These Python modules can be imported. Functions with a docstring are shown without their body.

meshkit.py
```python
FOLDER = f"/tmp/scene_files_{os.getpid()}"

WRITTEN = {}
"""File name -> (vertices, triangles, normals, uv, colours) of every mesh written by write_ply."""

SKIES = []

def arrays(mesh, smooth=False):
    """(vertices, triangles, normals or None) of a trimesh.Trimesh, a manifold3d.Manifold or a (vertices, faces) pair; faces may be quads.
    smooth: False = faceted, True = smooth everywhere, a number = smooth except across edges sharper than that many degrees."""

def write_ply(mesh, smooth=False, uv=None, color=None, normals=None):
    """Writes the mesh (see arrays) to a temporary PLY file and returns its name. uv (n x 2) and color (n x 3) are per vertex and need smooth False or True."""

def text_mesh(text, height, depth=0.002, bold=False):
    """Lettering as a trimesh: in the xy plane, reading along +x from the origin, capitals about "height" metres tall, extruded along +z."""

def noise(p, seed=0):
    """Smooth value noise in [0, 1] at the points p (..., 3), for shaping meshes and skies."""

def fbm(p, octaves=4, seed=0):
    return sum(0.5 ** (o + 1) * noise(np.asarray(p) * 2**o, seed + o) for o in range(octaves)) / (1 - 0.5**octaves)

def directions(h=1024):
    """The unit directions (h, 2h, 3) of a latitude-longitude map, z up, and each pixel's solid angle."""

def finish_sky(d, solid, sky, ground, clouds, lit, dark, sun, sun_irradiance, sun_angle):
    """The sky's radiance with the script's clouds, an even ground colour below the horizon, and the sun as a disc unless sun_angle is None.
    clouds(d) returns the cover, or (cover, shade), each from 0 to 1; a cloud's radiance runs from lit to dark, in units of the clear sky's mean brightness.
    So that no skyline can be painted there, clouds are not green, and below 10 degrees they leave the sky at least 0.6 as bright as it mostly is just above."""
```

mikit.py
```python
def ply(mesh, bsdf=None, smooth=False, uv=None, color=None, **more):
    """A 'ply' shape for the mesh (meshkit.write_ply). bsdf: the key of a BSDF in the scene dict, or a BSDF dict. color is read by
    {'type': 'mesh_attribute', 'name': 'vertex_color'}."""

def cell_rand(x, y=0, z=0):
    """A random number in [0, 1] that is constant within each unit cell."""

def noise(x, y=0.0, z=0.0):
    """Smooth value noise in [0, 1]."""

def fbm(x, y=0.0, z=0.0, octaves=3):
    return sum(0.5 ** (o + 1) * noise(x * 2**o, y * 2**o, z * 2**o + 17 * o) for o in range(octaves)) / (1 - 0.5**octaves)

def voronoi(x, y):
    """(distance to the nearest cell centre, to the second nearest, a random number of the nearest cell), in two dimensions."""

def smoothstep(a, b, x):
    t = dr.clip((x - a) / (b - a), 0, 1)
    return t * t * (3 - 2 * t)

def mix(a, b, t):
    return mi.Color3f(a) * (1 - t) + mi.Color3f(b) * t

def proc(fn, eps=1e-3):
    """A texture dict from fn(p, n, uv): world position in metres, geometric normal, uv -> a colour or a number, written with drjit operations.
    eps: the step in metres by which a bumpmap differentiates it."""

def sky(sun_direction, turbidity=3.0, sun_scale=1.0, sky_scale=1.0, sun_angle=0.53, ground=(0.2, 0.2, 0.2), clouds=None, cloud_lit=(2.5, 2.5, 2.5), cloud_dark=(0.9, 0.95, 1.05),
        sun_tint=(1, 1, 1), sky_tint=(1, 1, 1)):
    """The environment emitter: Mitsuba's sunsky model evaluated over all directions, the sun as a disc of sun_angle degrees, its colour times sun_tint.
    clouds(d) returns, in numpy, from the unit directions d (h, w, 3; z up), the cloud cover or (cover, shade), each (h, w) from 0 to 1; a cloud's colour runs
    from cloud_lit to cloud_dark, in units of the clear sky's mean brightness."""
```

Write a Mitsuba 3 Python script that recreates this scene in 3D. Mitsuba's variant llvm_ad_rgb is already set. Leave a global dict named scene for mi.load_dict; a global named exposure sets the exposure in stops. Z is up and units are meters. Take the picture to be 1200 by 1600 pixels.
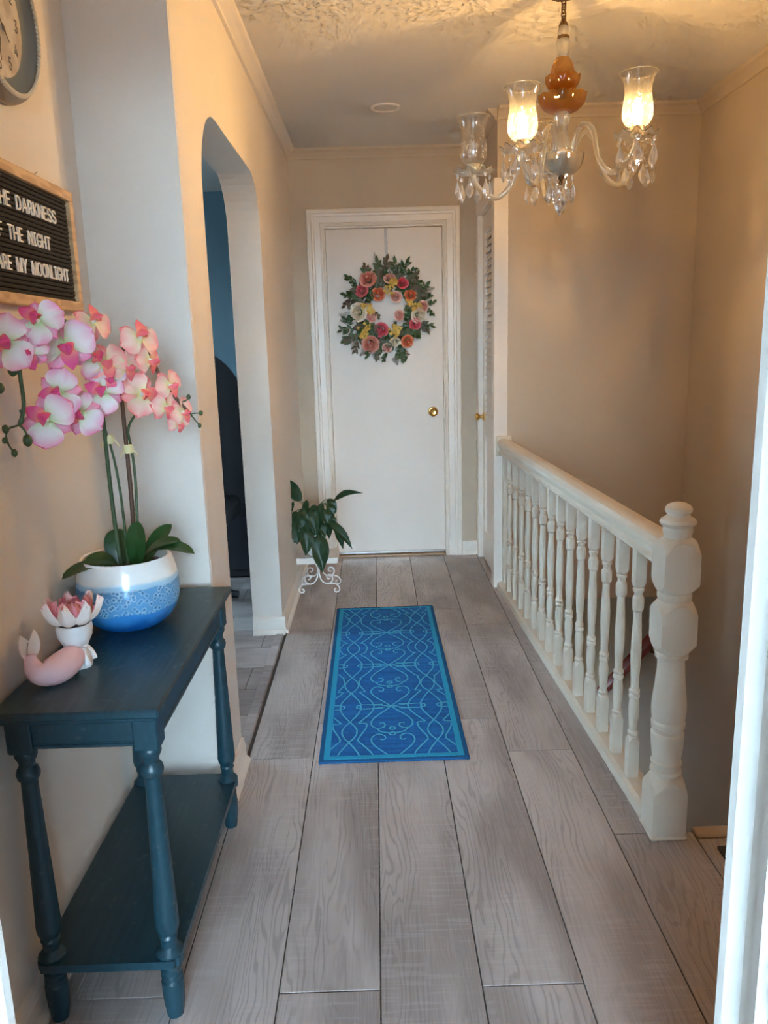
import math, random
import numpy as np
import drjit as dr
import trimesh
import manifold3d as m3
import mitsuba as mi
import mikit, meshkit
from shapely.geometry import Polygon, LineString, box as sbox
from shapely.ops import unary_union
from mikit import noise, fbm, voronoi, cell_rand, smoothstep, mix

T = mi.ScalarTransform4f
rng = random.Random(7)
nrg = np.random.default_rng(7)
scene, labels = {}, {}

# ------------------------------------------------------------------ camera, sky, exposure
F_PX, PITCH, YAW, ROLL, EYE_Z = 1227.6, 0.2088, 0.0066, -0.0286, 1.3407
cp, sp, cy, sy = math.cos(PITCH), math.sin(PITCH), math.cos(YAW), math.sin(YAW)
fwd = np.array([sy * cp, cy * cp, -sp]); rgt = np.array([cy, -sy, 0.0]); upv = np.cross(rgt, fwd)
rgt, upv = math.cos(ROLL) * rgt + math.sin(ROLL) * upv, -math.sin(ROLL) * rgt + math.cos(ROLL) * upv
cam = np.eye(4); cam[:3, 0], cam[:3, 1], cam[:3, 2], cam[:3, 3] = -rgt, upv, fwd, [0, 0, EYE_Z]
scene['camera'] = {'type': 'perspective', 'fov': math.degrees(2 * math.atan(600 / F_PX)), 'fov_axis': 'x',
                   'to_world': T(cam.tolist()), 'near_clip': 0.05, 'far_clip': 100.0}
exposure = 3.1
SKY = 25.0
scene['sky'] = mikit.sky((0.15, 0.8, 0.55), turbidity=4.0, sun_scale=0.0, sky_scale=SKY, ground=(0.30, 0.29, 0.28),
                         clouds=lambda d: 0.85 + 0.0 * d[..., 2], cloud_lit=(0.71, 1.06, 1.36), cloud_dark=(0.66, 1.0, 1.3),
                         sky_tint=(1, 1, 1))
BULB = (145.0, 86.0, 32.0)      # radiance of the candle bulbs in the chandelier


# ------------------------------------------------------------------ materials
def rgbt(c):
    return {'type': 'rgb', 'value': list(map(float, c))}


def prin(base, rough=0.5, two=True, **kw):
    d = {'type': 'principled', 'base_color': base if isinstance(base, dict) else rgbt(base), 'roughness': rough, **kw}
    return {'type': 'twosided', 'bsdf': d} if two else d


def bumped(inner, fn, scale, eps=1e-3):
    inner = inner['bsdf'] if inner['type'] == 'twosided' else inner
    return {'type': 'twosided', 'bsdf': {'type': 'bumpmap', 'arbitrary': mikit.proc(fn, eps), 'scale': scale, 'bsdf': inner}}


def mat(name, d):
    scene['mat_' + name] = d


def roller(p, n, uv):
    return fbm(p.x * 90, p.y * 90, p.z * 90, octaves=2) + 0.6 * noise(p.x * 9, p.y * 9, p.z * 5)


def stomp(p, n, uv):
    a = fbm(p.x * 26 + 1.5 * noise(p.x * 9, p.y * 9), p.y * 26, 0.0, octaves=4)
    big = smoothstep(0.42, 0.62, noise(p.x * 3.1 + 7, p.y * 3.1, 3.0))
    d, e, r = voronoi(p.x * 34 + 2 * a, p.y * 34)
    return a * (0.4 + 0.6 * big) + (0.2 + 0.5 * big) * smoothstep(0.1, 0.5, d)


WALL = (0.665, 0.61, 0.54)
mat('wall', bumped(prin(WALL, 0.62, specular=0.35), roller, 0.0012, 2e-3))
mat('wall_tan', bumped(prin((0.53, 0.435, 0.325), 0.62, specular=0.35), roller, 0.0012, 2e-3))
mat('ceiling', bumped(prin((0.60, 0.56, 0.50), 0.7, specular=0.3), stomp, 0.022, 2e-3))
mat('trim', prin((0.75, 0.69, 0.61), 0.35, specular=0.5))
mat('rail_white', prin((0.63, 0.575, 0.47), 0.38, specular=0.5))
mat('door_white', bumped(prin((0.72, 0.65, 0.57), 0.42, specular=0.45), roller, 0.0006, 2e-3))
mat('teal_wall', prin((0.16, 0.26, 0.31), 0.7))
mat('grout', prin((0.075, 0.066, 0.06), 0.9))

X0, PW, PL = -0.2436, 0.2169, 1.2195     # tile planks: first joint, width, length


def plank_tex(shiftx):
    def fn(p, n, uv):
        xl = (p.x - X0) / PW
        c = dr.floor(xl)
        fx = xl - c
        odd = c - 2 * dr.floor(c * 0.5)
        ph = dr.select(odd > 0.5, 2.403, 1.425)
        ph = dr.select(c > 3.5, 1.935, ph)
        r = dr.floor((p.y - ph) / PL)
        s = cell_rand(c, r, 3); s2 = cell_rand(c, r, 9)
        y = p.y + s * 31.0
        wob = (noise(y * 1.7, s * 40) - 0.5) * 0.9 + (noise(y * 5.0, s * 20) - 0.5) * 0.25 + (noise(y * 22.0, fx * 4) - 0.5) * 0.05
        d = dr.abs(fx - (0.25 + 0.5 * s2) + wob * 0.42)
        warp = fbm(fx * 5 + s * 9, y * 3.2, octaves=3)
        ring = dr.sin(165 * (d * (0.35 + 0.3 * s) + 0.20 * warp + 0.10 * y * s2))
        vein = smoothstep(0.25, 0.95, ring) * (0.25 + 0.75 * smoothstep(0.35, 0.6, fbm(fx * 3, y * 2.2, 5.0, octaves=2)))
        fibre = noise(p.x * 420, y * 14)
        saw = smoothstep(0.55, 0.85, noise(p.x * 16 + 3 * s, y * 210)) * smoothstep(0.4, 0.65, noise(p.x * 7, y * 3.0, 8.0))
        cloud = fbm(p.x * 7 + s * 13, y * 2.2, 2.0, octaves=3)
        base = mix((0.475, 0.415, 0.38), (0.315, 0.27, 0.245), smoothstep(0.3, 0.72, cloud))
        base = base * (0.90 + 0.2 * s2)
        col = mix(base, (0.19, 0.16, 0.148), 0.36 * vein)
        col = mix(col, (0.60, 0.56, 0.54), 0.14 * smoothstep(0.5, 0.9, fibre) + 0.15 * saw)
        return col
    return fn


mat('plank', prin(mikit.proc(plank_tex(0)), 0.46, specular=0.42))


def side_tex(p, n, uv):
    c = dr.floor((p.y - 2.5) / 0.2265); s = cell_rand(c, dr.floor(p.x / 0.4), 4)
    cloud = fbm(p.y * 7 + s * 9, p.x * 2.2, 1.0, octaves=3); fib = noise(p.y * 300, p.x * 16)
    return mix((0.40, 0.36, 0.34), (0.27, 0.235, 0.22), smoothstep(0.3, 0.7, cloud)) * (0.85 + 0.3 * fib)


mat('side_plank', prin(mikit.proc(side_tex), 0.5))
mat('wood_light', prin(mikit.proc(lambda p, n, uv: mix((0.60, 0.40, 0.21), (0.47, 0.29, 0.14), smoothstep(0.35, 0.7, noise(p.x * 60 + 6 * noise(p.y * 9, p.z * 9), p.y * 40 * 0.5 + p.z * 11, p.z * 90)))), 0.5))
mat('wood_strip', prin((0.33, 0.22, 0.13), 0.5))
mat('nosing', prin((0.42, 0.31, 0.21), 0.5))


def table_tex(p, n, uv):
    g = noise(p.x * 160, p.y * 9, p.z * 60) * 0.6 + 0.4 * fbm(p.x * 20, p.y * 4, p.z * 20, octaves=2)
    col = mix((0.006, 0.030, 0.042), (0.009, 0.042, 0.057), g)
    wear = smoothstep(0.70, 0.80, fbm(p.x * 60, p.y * 60, p.z * 60, octaves=3))
    return mix(col, (0.05, 0.065, 0.06), 0.4 * wear)


mat('table', prin(mikit.proc(table_tex), 0.36, specular=0.5))
mat('brass', {'type': 'twosided', 'bsdf': {'type': 'principled', 'base_color': rgbt((0.75, 0.50, 0.16)), 'metallic': 1.0, 'roughness': 0.18}})
mat('steel', {'type': 'twosided', 'bsdf': {'type': 'principled', 'base_color': rgbt((0.62, 0.61, 0.58)), 'metallic': 1.0, 'roughness': 0.22}})
mat('bronze', {'type': 'twosided', 'bsdf': {'type': 'principled', 'base_color': rgbt((0.20, 0.13, 0.07)), 'metallic': 1.0, 'roughness': 0.35}})
mat('chrome', {'type': 'twosided', 'bsdf': {'type': 'principled', 'base_color': rgbt((0.80, 0.80, 0.78)), 'metallic': 1.0, 'roughness': 0.08}})
mat('black', prin((0.008, 0.009, 0.011), 0.45))
mat('black_soft', prin((0.012, 0.013, 0.016), 0.7))
mat('red', prin((0.30, 0.012, 0.010), 0.4))
mat('ceramic_white', prin((0.80, 0.81, 0.80), 0.12, specular=0.55))
mat('ceramic_cream', prin((0.80, 0.70, 0.62), 0.2))
mat('iron_white', prin((0.74, 0.73, 0.70), 0.4))
mat('soil', prin((0.035, 0.024, 0.018), 0.9))
mat('gravel', prin((0.075, 0.055, 0.042), 0.7))
mat('leaf_dark', prin((0.018, 0.060, 0.016), 0.32, specular=0.5))
mat('leaf_lily', prin((0.012, 0.040, 0.015), 0.42, specular=0.4))
mat('leaf_mid', prin((0.045, 0.090, 0.030), 0.5))
mat('leaf_grey', prin((0.085, 0.105, 0.065), 0.55))
mat('leaf_olive', prin((0.10, 0.085, 0.055), 0.6))
mat('twig', prin((0.060, 0.038, 0.028), 0.8))
mat('stem_green', prin((0.045, 0.085, 0.035), 0.45))
mat('stem_brown', prin((0.085, 0.045, 0.025), 0.55))
mat('raffia', prin((0.72, 0.66, 0.36), 0.7))
mat('bud', prin((0.040, 0.080, 0.028), 0.4))
mat('vcol', prin({'type': 'mesh_attribute', 'name': 'vertex_color'}, 0.55, specular=0.3))
mat('vcol_gloss', prin({'type': 'mesh_attribute', 'name': 'vertex_color'}, 0.22, specular=0.5))
mat('glass', prin((.99, .95, .84), .06, two=False, spec_trans=.88, specular=.6))
mat('crystal', prin((.98, .97, .95), .03, two=False, spec_trans=.90, specular=.8))
mat('clear_pane', {'type': 'thindielectric', 'int_ior': 1.5})
mat('shade_glass', {'type': 'blendbsdf', 'weight': .012, 'a': {'type': 'thindielectric', 'int_ior': 1.5}, 'b': {'type': 'principledthin', 'base_color': rgbt((.95, .93, .90)), 'roughness': .3, 'diff_trans': 1.0, 'spec_trans': 0.0}})
mat('amber', prin((0.80, 0.36, 0.055), 0.08, two=False, spec_trans=0.78, specular=0.6))
mat('etched', {'type': 'principledthin', 'base_color': rgbt((0.62, 0.60, 0.57)), 'roughness': 0.4, 'diff_trans': 1.2, 'spec_trans': 0.0})
mat('felt', prin((0.010, 0.010, 0.010), 0.85))
mat('letter', prin((0.80, 0.76, 0.66), 0.4))
mat('clock_face', prin(mikit.proc(lambda p, n, uv: mix((0.52, 0.46, 0.38), (0.40, 0.33, 0.26), smoothstep(0.45, 0.7, fbm(p.y * 26, p.z * 26, octaves=3)))), 0.5))
mat('clock_grey', prin((0.13, 0.15, 0.15), 0.35))
mat('clock_gold', {'type': 'twosided', 'bsdf': {'type': 'principled', 'base_color': rgbt((0.23, 0.175, 0.11)), 'metallic': 0.25, 'roughness': 0.36}})
mat('rope', prin((.60, .52, .38), .35))
mat('clock_ink', prin((0.05, 0.04, 0.035), 0.5))
mat('concrete', prin((0.20, 0.20, 0.20), 0.85))


# ------------------------------------------------------------------ mesh helpers
def tm(v, f):
    return trimesh.Trimesh(np.asarray(v, float), np.asarray(f, int), process=False)


def cat(ms):
    return trimesh.util.concatenate(ms)


def box(x0, x1, y0, y1, z0, z1):
    m = trimesh.creation.box((x1 - x0, y1 - y0, z1 - z0)); m.apply_translation(((x0 + x1) / 2, (y0 + y1) / 2, (z0 + z1) / 2)); return m


def cbox(x0, x1, y0, y1, z0, z1, c=0.003):
    P = []
    for a, A in ((0, (x0, x1)), ):
        for x in (0, 1):
            for y in (0, 1):
                for z in (0, 1):
                    X, Y, Z = (x0, x1)[x], (y0, y1)[y], (z0, z1)[z]
                    sx, sy_, sz = (c, -c)[x], (c, -c)[y], (c, -c)[z]
                    P += [(X, Y + sy_, Z + sz), (X + sx, Y, Z + sz), (X + sx, Y + sy_, Z)]
    return trimesh.convex.convex_hull(np.array(P))


def tile(x0, x1, y0, y1, z0, z1, c=0.0009):
    """A floor plank: eased top edge, no underside: 10 triangles."""
    v = [(x0, y0, z0), (x1, y0, z0), (x1, y1, z0), (x0, y1, z0), (x0, y0, z1 - c), (x1, y0, z1 - c), (x1, y1, z1 - c), (x0, y1, z1 - c),
         (x0 + c, y0 + c, z1), (x1 - c, y0 + c, z1), (x1 - c, y1 - c, z1), (x0 + c, y1 - c, z1)]
    f = []
    for a, b in ((0, 4), (4, 8)):
        for i in range(4):
            j = (i + 1) % 4
            f += [(a + i, a + j, b + j), (a + i, b + j, b + i)]
    f += [(8, 9, 10), (8, 10, 11)]
    return tm(v, f)


def grid(fn, nu, nv, closeu=False):
    """fn(u, v) arrays -> (.., 3); returns mesh and u, v per vertex."""
    u, v = np.meshgrid(np.linspace(0, 1, nu), np.linspace(0, 1, nv), indexing='ij')
    P = fn(u.ravel(), v.ravel())
    f = []
    for i in range(nu - 1):
        for j in range(nv - 1):
            a = i * nv + j
            f += [(a, a + nv, a + nv + 1), (a, a + nv + 1, a + 1)]
    return tm(P, f), u.ravel(), v.ravel()


def lathe(prof, n=32, caps=False):
    """profile of (r, z) from bottom to top, outward normals; r=0 ends close it."""
    prof = np.asarray(prof, float); k = len(prof)
    a = np.arange(n) * 2 * np.pi / n
    v = np.stack([prof[:, None, 0] * np.cos(a), prof[:, None, 0] * np.sin(a), np.repeat(prof[:, 1:2], n, 1)], -1).reshape(-1, 3)
    f = []
    for i in range(k - 1):
        for j in range(n):
            j2 = (j + 1) % n
            q = (i * n + j, i * n + j2, (i + 1) * n + j2, (i + 1) * n + j)
            if prof[i, 0] > 1e-9:
                f.append((q[0], q[1], q[2]))
            if prof[i + 1, 0] > 1e-9:
                f.append((q[0], q[2], q[3]))
    m = tm(v, f); m.merge_vertices(); return m


def shell(prof, t, n=32):
    """A vessel with wall thickness t along the open profile."""
    p = np.asarray(prof, float)
    d = np.gradient(p, axis=0); nn = np.stack([d[:, 1], -d[:, 0]], 1); nn /= np.linalg.norm(nn, axis=1, keepdims=True) + 1e-12
    q = p - nn * t; q[:, 0] = np.maximum(q[:, 0], 0)
    return lathe(np.vstack([p, q[::-1]]), n)


def smooth_path(pts, n=40, closed=False):
    from scipy.interpolate import CubicSpline
    p = np.asarray(pts, float); s = np.r_[0, np.cumsum(np.linalg.norm(np.diff(p, axis=0), axis=1) + 1e-9)]
    return CubicSpline(s, p)(np.linspace(0, s[-1], n))


def tube(pts, r, sides=8):
    p = np.asarray(pts, float); n = len(p)
    r = np.broadcast_to(np.asarray(r, float), (n,))
    t = np.gradient(p, axis=0); t /= np.linalg.norm(t, axis=1, keepdims=True) + 1e-12
    a = np.cross(t[0], [0, 0, 1.0] if abs(t[0][2]) < .9 else [1.0, 0, 0]); a /= np.linalg.norm(a)
    A = []
    for i in range(n):
        a = a - t[i] * np.dot(a, t[i]); a /= np.linalg.norm(a) + 1e-12; A.append(a)
    A = np.array(A); B = np.cross(t, A); g = np.arange(sides) * 2 * np.pi / sides
    v = (p[:, None] + r[:, None, None] * (np.cos(g)[None, :, None] * A[:, None] + np.sin(g)[None, :, None] * B[:, None])).reshape(-1, 3)
    f = []
    for i in range(n - 1):
        for j in range(sides):
            k = (j + 1) % sides
            f += [(i * sides + j, i * sides + k, (i + 1) * sides + k), (i * sides + j, (i + 1) * sides + k, (i + 1) * sides + j)]
    v = np.vstack([v, p[0], p[-1]]); c0, c1 = n * sides, n * sides + 1
    for j in range(sides):
        k = (j + 1) % sides
        f += [(c0, k, j), (c1, (n - 1) * sides + j, (n - 1) * sides + k)]
    return tm(v, f)


def extr(poly, depth):
    gs = getattr(poly, 'geoms', [poly])
    return cat([trimesh.creation.extrude_polygon(g, depth, engine='earcut') for g in gs if g.area > 1e-10])


def place(m, o=(0, 0, 0), x=(1, 0, 0), y=(0, 1, 0), z=(0, 0, 1)):
    M = np.eye(4); M[:3, 0], M[:3, 1], M[:3, 2], M[:3, 3] = x, y, z, o
    m = m.copy(); m.apply_transform(M); return m


def mould(p0, p1, prof, out, up=(0, 0, 1)):
    """Sweeps a closed profile of (out, up) from p0 to p1, capped."""
    p0, p1, out, up = map(lambda a: np.asarray(a, float), (p0, p1, out, up))
    poly = Polygon(prof); m = trimesh.creation.extrude_polygon(poly, np.linalg.norm(p1 - p0), engine='earcut')
    z = (p1 - p0) / np.linalg.norm(p1 - p0)
    m = place(m, p0, out, up, z)
    if np.dot(np.cross(out, up), z) < 0:
        m.invert()
    return m


def casing(xa, xb, zt, y, prof, z0=0.0):
    """Mitred door casing round an opening in a wall that faces -y; profile of (outward, proud)."""
    rows = []
    for d, h in prof:
        rows.append([(xa - d, y - h, z0), (xa - d, y - h, zt + d), (xb + d, y - h, zt + d), (xb + d, y - h, z0)])
    v = np.array(rows).reshape(-1, 3); f = []
    n = len(prof)
    for i in range(n - 1):
        for j in range(3):
            a, b = i * 4 + j, (i + 1) * 4 + j
            f += [(a, b, b + 1), (a, b + 1, a + 1)]
    return tm(v, f)


# ------------------------------------------------------------------ scene helpers
used = set()


def name(base):
    k, i = base, 0
    while k in used:
        i += 1; k = f'{base}_{i:03d}'
    used.add(k); return k


def lab(key, label=None, category=None, group=None, kind=None):
    d = labels.setdefault(key, {})
    for a, b in (('label', label), ('category', category), ('group', group), ('kind', kind)):
        if b: d[a] = b
    return key


def thing(base, label, category, group=None, kind=None):
    return lab(name(base), label, category, group, kind)


def add(key, mesh, m, smooth=False, parent=None, label=None, **kw):
    key = name((parent + '__' + key) if parent else key)
    scene[key] = mikit.ply(mesh, 'mat_' + m, smooth=smooth, **kw)
    if label: labels[key] = {'label': label}
    return key


def put(key, shape, parent=None, to_world=None):
    key = name((parent + '__' + key) if parent else key)
    scene[key] = {**shape, **({'to_world': to_world} if to_world is not None else {})}
    return key


def struct(key, mesh, m, smooth=False, label=None):
    k = add(key, mesh, m, smooth); lab(k, label, None, None, 'structure'); return k


# ------------------------------------------------------------------ the setting
XL, XA, YB, YE, YS, XR, HC, YF = -0.735, -0.478, 2.13, 4.94, 4.20, 1.66, 2.472, 0.85
XWELL, YWELL = 0.80, 1.905

# floor and its planks
struct('floor', cat([box(-0.9, XWELL, YF - .12, 5.1, -.3, -.004), box(XWELL, XR + .2, YF - .12, YWELL, -.3, -.004)]), 'grout', label='grey wood-look tile floor of the hallway')
gap = 0.0016
for c in range(-3, 7):
    xa, xb = X0 + c * PW, X0 + (c + 1) * PW
    ph = 1.935 if c >= 4 else (2.403 if c % 2 else 1.425)
    if c == 1: ph = 1.32
    if c == 5: ph = 1.30
    for r in range(-2, 4):
        y0, y1 = ph + r * PL, ph + (r + 1) * PL
        x0_, x1_ = max(xa, XL if y0 < YB - .05 else XA - .004), min(xb, XWELL if (c < 5 and y0 > YWELL - .1) else XR)
        y0, y1 = max(y0, YF - .1), min(y1, YE + .02)
        if c > 4 and y0 < YWELL - .1: y1 = min(y1, YWELL)
        if c > 4 and y0 > YWELL - .1: continue
        pieces = [(x0_, x1_, y0, y1)]
        if c <= -2 or (c == -1):
            pieces = []
            if y0 < YB: pieces.append((max(xa, XL), xb, y0, min(y1, YB)))
            if y1 > YB and c == -1: pieces.append((max(xa, XA), xb, max(y0, YB + gap * 0), y1)) if y0 >= YB else None
            if c == -1 and y0 < YB < y1:
                pieces = [(xa, xb, y0, y1)]
        for (a, b, d, e) in pieces:
            if b - a > .01 and e - d > .02:
                add('plank', tile(a + gap, b - gap, d + gap, e - gap, -.012, 0.0), 'plank', parent='floor')

struct('floor_side_room', box(-3.3, XA - .012, 1.4, 6.1, -.3, -.006), 'grout', label='smaller tile floor beyond the archway')
for k in range(-5, 16):
    y0 = 2.505 + k * 0.2265
    off = 0.20 * (k % 2) + 0.07
    for j in range(6):
        xb = XA - .014 - (off if j else 0) - max(0, j - 1) * .42
        xa = XA - .014 - off - j * .42
        if 2.1 < y0 < 4.3 and j > 3: continue
        add('plank', tile(max(xa, -3.2) + gap, xb - gap, y0 + gap, y0 + .2265 - gap, -.012, -.001), 'side_plank', parent='floor_side_room')
struct('trim_1', mould((XA - .016, 2.40, 0), (XA - .016, 3.585, 0), [(-.022, -.005), (.022, -.005), (.018, .006), (-.016, .006)], (1, 0, 0)), 'wood_strip', label='low threshold strip under the archway')
scene['trim_1']['bsdf'] = {'type': 'ref', 'id': 'mat_side_plank'}
struct('trim_2', cbox(XWELL + .045, XR, YWELL + .004, YWELL + .05, -.10, .004, .004), 'nosing', label='pale wood nosing at the top of the stairs')

# walls
struct('wall_left', box(-.95, XL, YF - .12, YB, -.3, HC), 'wall', label='beige wall behind the console table')
struct('wall_alcove', box(-.95, XA - .001, YB, YB + .012, -.3, HC), 'wall', label='narrow pale wall section facing the entrance')
TW = .14
arch_w0, arch_w1, arch_z = 2.40, 3.585, 2.045
pts = [(YB + .012, -.3), (arch_w0, -.3), (arch_w0, arch_z - .30)]
for a in np.linspace(0, math.pi / 2, 9)[1:]:
    pts.append((arch_w0 + .26 * (1 - math.cos(a)), arch_z - .26 + .26 * math.sin(a)))
for a in np.linspace(0, math.pi / 2, 9):
    pts.append((arch_w1 - .20 + .20 * math.sin(a), arch_z - .20 + .20 * math.cos(a)))
pts += [(arch_w1, -.3), (5.1, -.3), (5.1, HC), (YB + .012, HC)]
am = extr(Polygon(pts), TW)
am = place(am, (XA - TW, 0, 0), (0, 1, 0), (0, 0, 1), (1, 0, 0))
struct('wall_arch', am, 'wall', label='beige wall with a rounded archway opening')
DX0, DX1, DZ = -.285, .438, 2.045
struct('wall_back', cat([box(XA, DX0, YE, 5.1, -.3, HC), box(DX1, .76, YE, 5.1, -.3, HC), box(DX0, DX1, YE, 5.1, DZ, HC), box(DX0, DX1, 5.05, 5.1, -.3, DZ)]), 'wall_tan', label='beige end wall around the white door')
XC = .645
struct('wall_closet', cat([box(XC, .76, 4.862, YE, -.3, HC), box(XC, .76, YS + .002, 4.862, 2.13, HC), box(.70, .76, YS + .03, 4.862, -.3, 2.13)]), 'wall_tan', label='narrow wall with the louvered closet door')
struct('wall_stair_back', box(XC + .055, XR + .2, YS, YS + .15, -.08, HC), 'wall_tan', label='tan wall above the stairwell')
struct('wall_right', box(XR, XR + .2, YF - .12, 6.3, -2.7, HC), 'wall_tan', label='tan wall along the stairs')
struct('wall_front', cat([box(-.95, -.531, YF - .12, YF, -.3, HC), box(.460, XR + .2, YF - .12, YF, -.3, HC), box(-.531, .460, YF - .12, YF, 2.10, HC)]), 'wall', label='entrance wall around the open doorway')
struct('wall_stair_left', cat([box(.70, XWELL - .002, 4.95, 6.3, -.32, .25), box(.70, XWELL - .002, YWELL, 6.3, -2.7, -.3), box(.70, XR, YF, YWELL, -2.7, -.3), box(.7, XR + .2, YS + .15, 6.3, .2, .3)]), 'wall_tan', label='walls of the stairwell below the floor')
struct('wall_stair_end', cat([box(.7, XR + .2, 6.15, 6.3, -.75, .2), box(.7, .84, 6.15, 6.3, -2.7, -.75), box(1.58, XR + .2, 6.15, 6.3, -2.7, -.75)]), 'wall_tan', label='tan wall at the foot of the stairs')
struct('door_4', cat([cbox(.84, 1.08, 6.18, 6.22, -2.7, -.75, .004), cbox(1.40, 1.58, 6.18, 6.22, -2.7, -.75, .004), cbox(.92, 1.50, 6.18, 6.22, -1.62, -.75, .004), cbox(.92, 1.50, 6.18, 6.22, -2.7, -2.5, .004)]), 'trim', label='glazed garden door at the foot of the stairs')
add('pane', tm([(.92, 6.20, -2.5), (1.50, 6.20, -2.5), (1.50, 6.20, -1.62), (.92, 6.20, -1.62)], [(0, 1, 2), (0, 2, 3)]), 'clear_pane', parent='door_4')
struct('floor_lower', box(.70, XR, YF, 6.3, -2.8, -2.7), 'wall_tan', label='floor at the foot of the stairs')
struct('wall_side_room', cat([box(-3.4, -3.3, 1.3, 3.3, -.3, HC), box(-3.4, -3.3, 4.5, 6.2, -.3, HC), box(-3.4, -3.3, 3.3, 4.5, -.3, .95), box(-3.4, -3.3, 3.3, 4.5, 2.05, HC), box(-3.4, -.95, 1.3, 1.4, -.3, HC), box(-3.4, XA - TW, 6.1, 6.2, -.3, HC), box(XA - TW, -.4, 5.1, 6.2, -.3, HC), box(-.95, -.9, 1.4, YB + .012, -.3, HC)]), 'teal_wall', label='dark teal walls of the room beyond the archway')
struct('window_1', cat([cbox(-3.40, -3.30, 3.28, 3.34, .93, 2.07, .004), cbox(-3.40, -3.30, 4.46, 4.52, .93, 2.07, .004), cbox(-3.40, -3.30, 3.28, 4.52, .93, .99, .004), cbox(-3.40, -3.30, 3.28, 4.52, 2.01, 2.07, .004), cbox(-3.37, -3.33, 3.28, 4.52, 1.48, 1.52, .004)]), 'trim', label='window frame in the dark side room')
add('pane', tm([(-3.35, 3.34, .99), (-3.35, 4.46, .99), (-3.35, 4.46, 2.01), (-3.35, 3.34, 2.01)], [(0, 1, 2), (0, 2, 3)]), 'clear_pane', parent='window_1')
struct('ceiling', box(-3.4, XR + .2, YF - .12, 6.3, HC, HC + .12), 'ceiling', label='textured plaster ceiling')
struct('floor_porch', box(-1.3, 1.3, -3.2, YF - .12, -.2, -.03), 'concrete', label='concrete floor of the entrance porch')
mat('brick', prin((.11, .11, .115), .85))
struct('wall_porch', cat([box(-1.3, -1.15, -3.1, YF - .12, -.03, 2.6), box(1.15, 1.3, -3.1, YF - .12, -.03, 2.6), box(-1.3, 1.3, -3.1, YF - .12, 2.6, 2.75)]), 'brick', label='dark grey walls and roof of the entrance porch')

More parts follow.
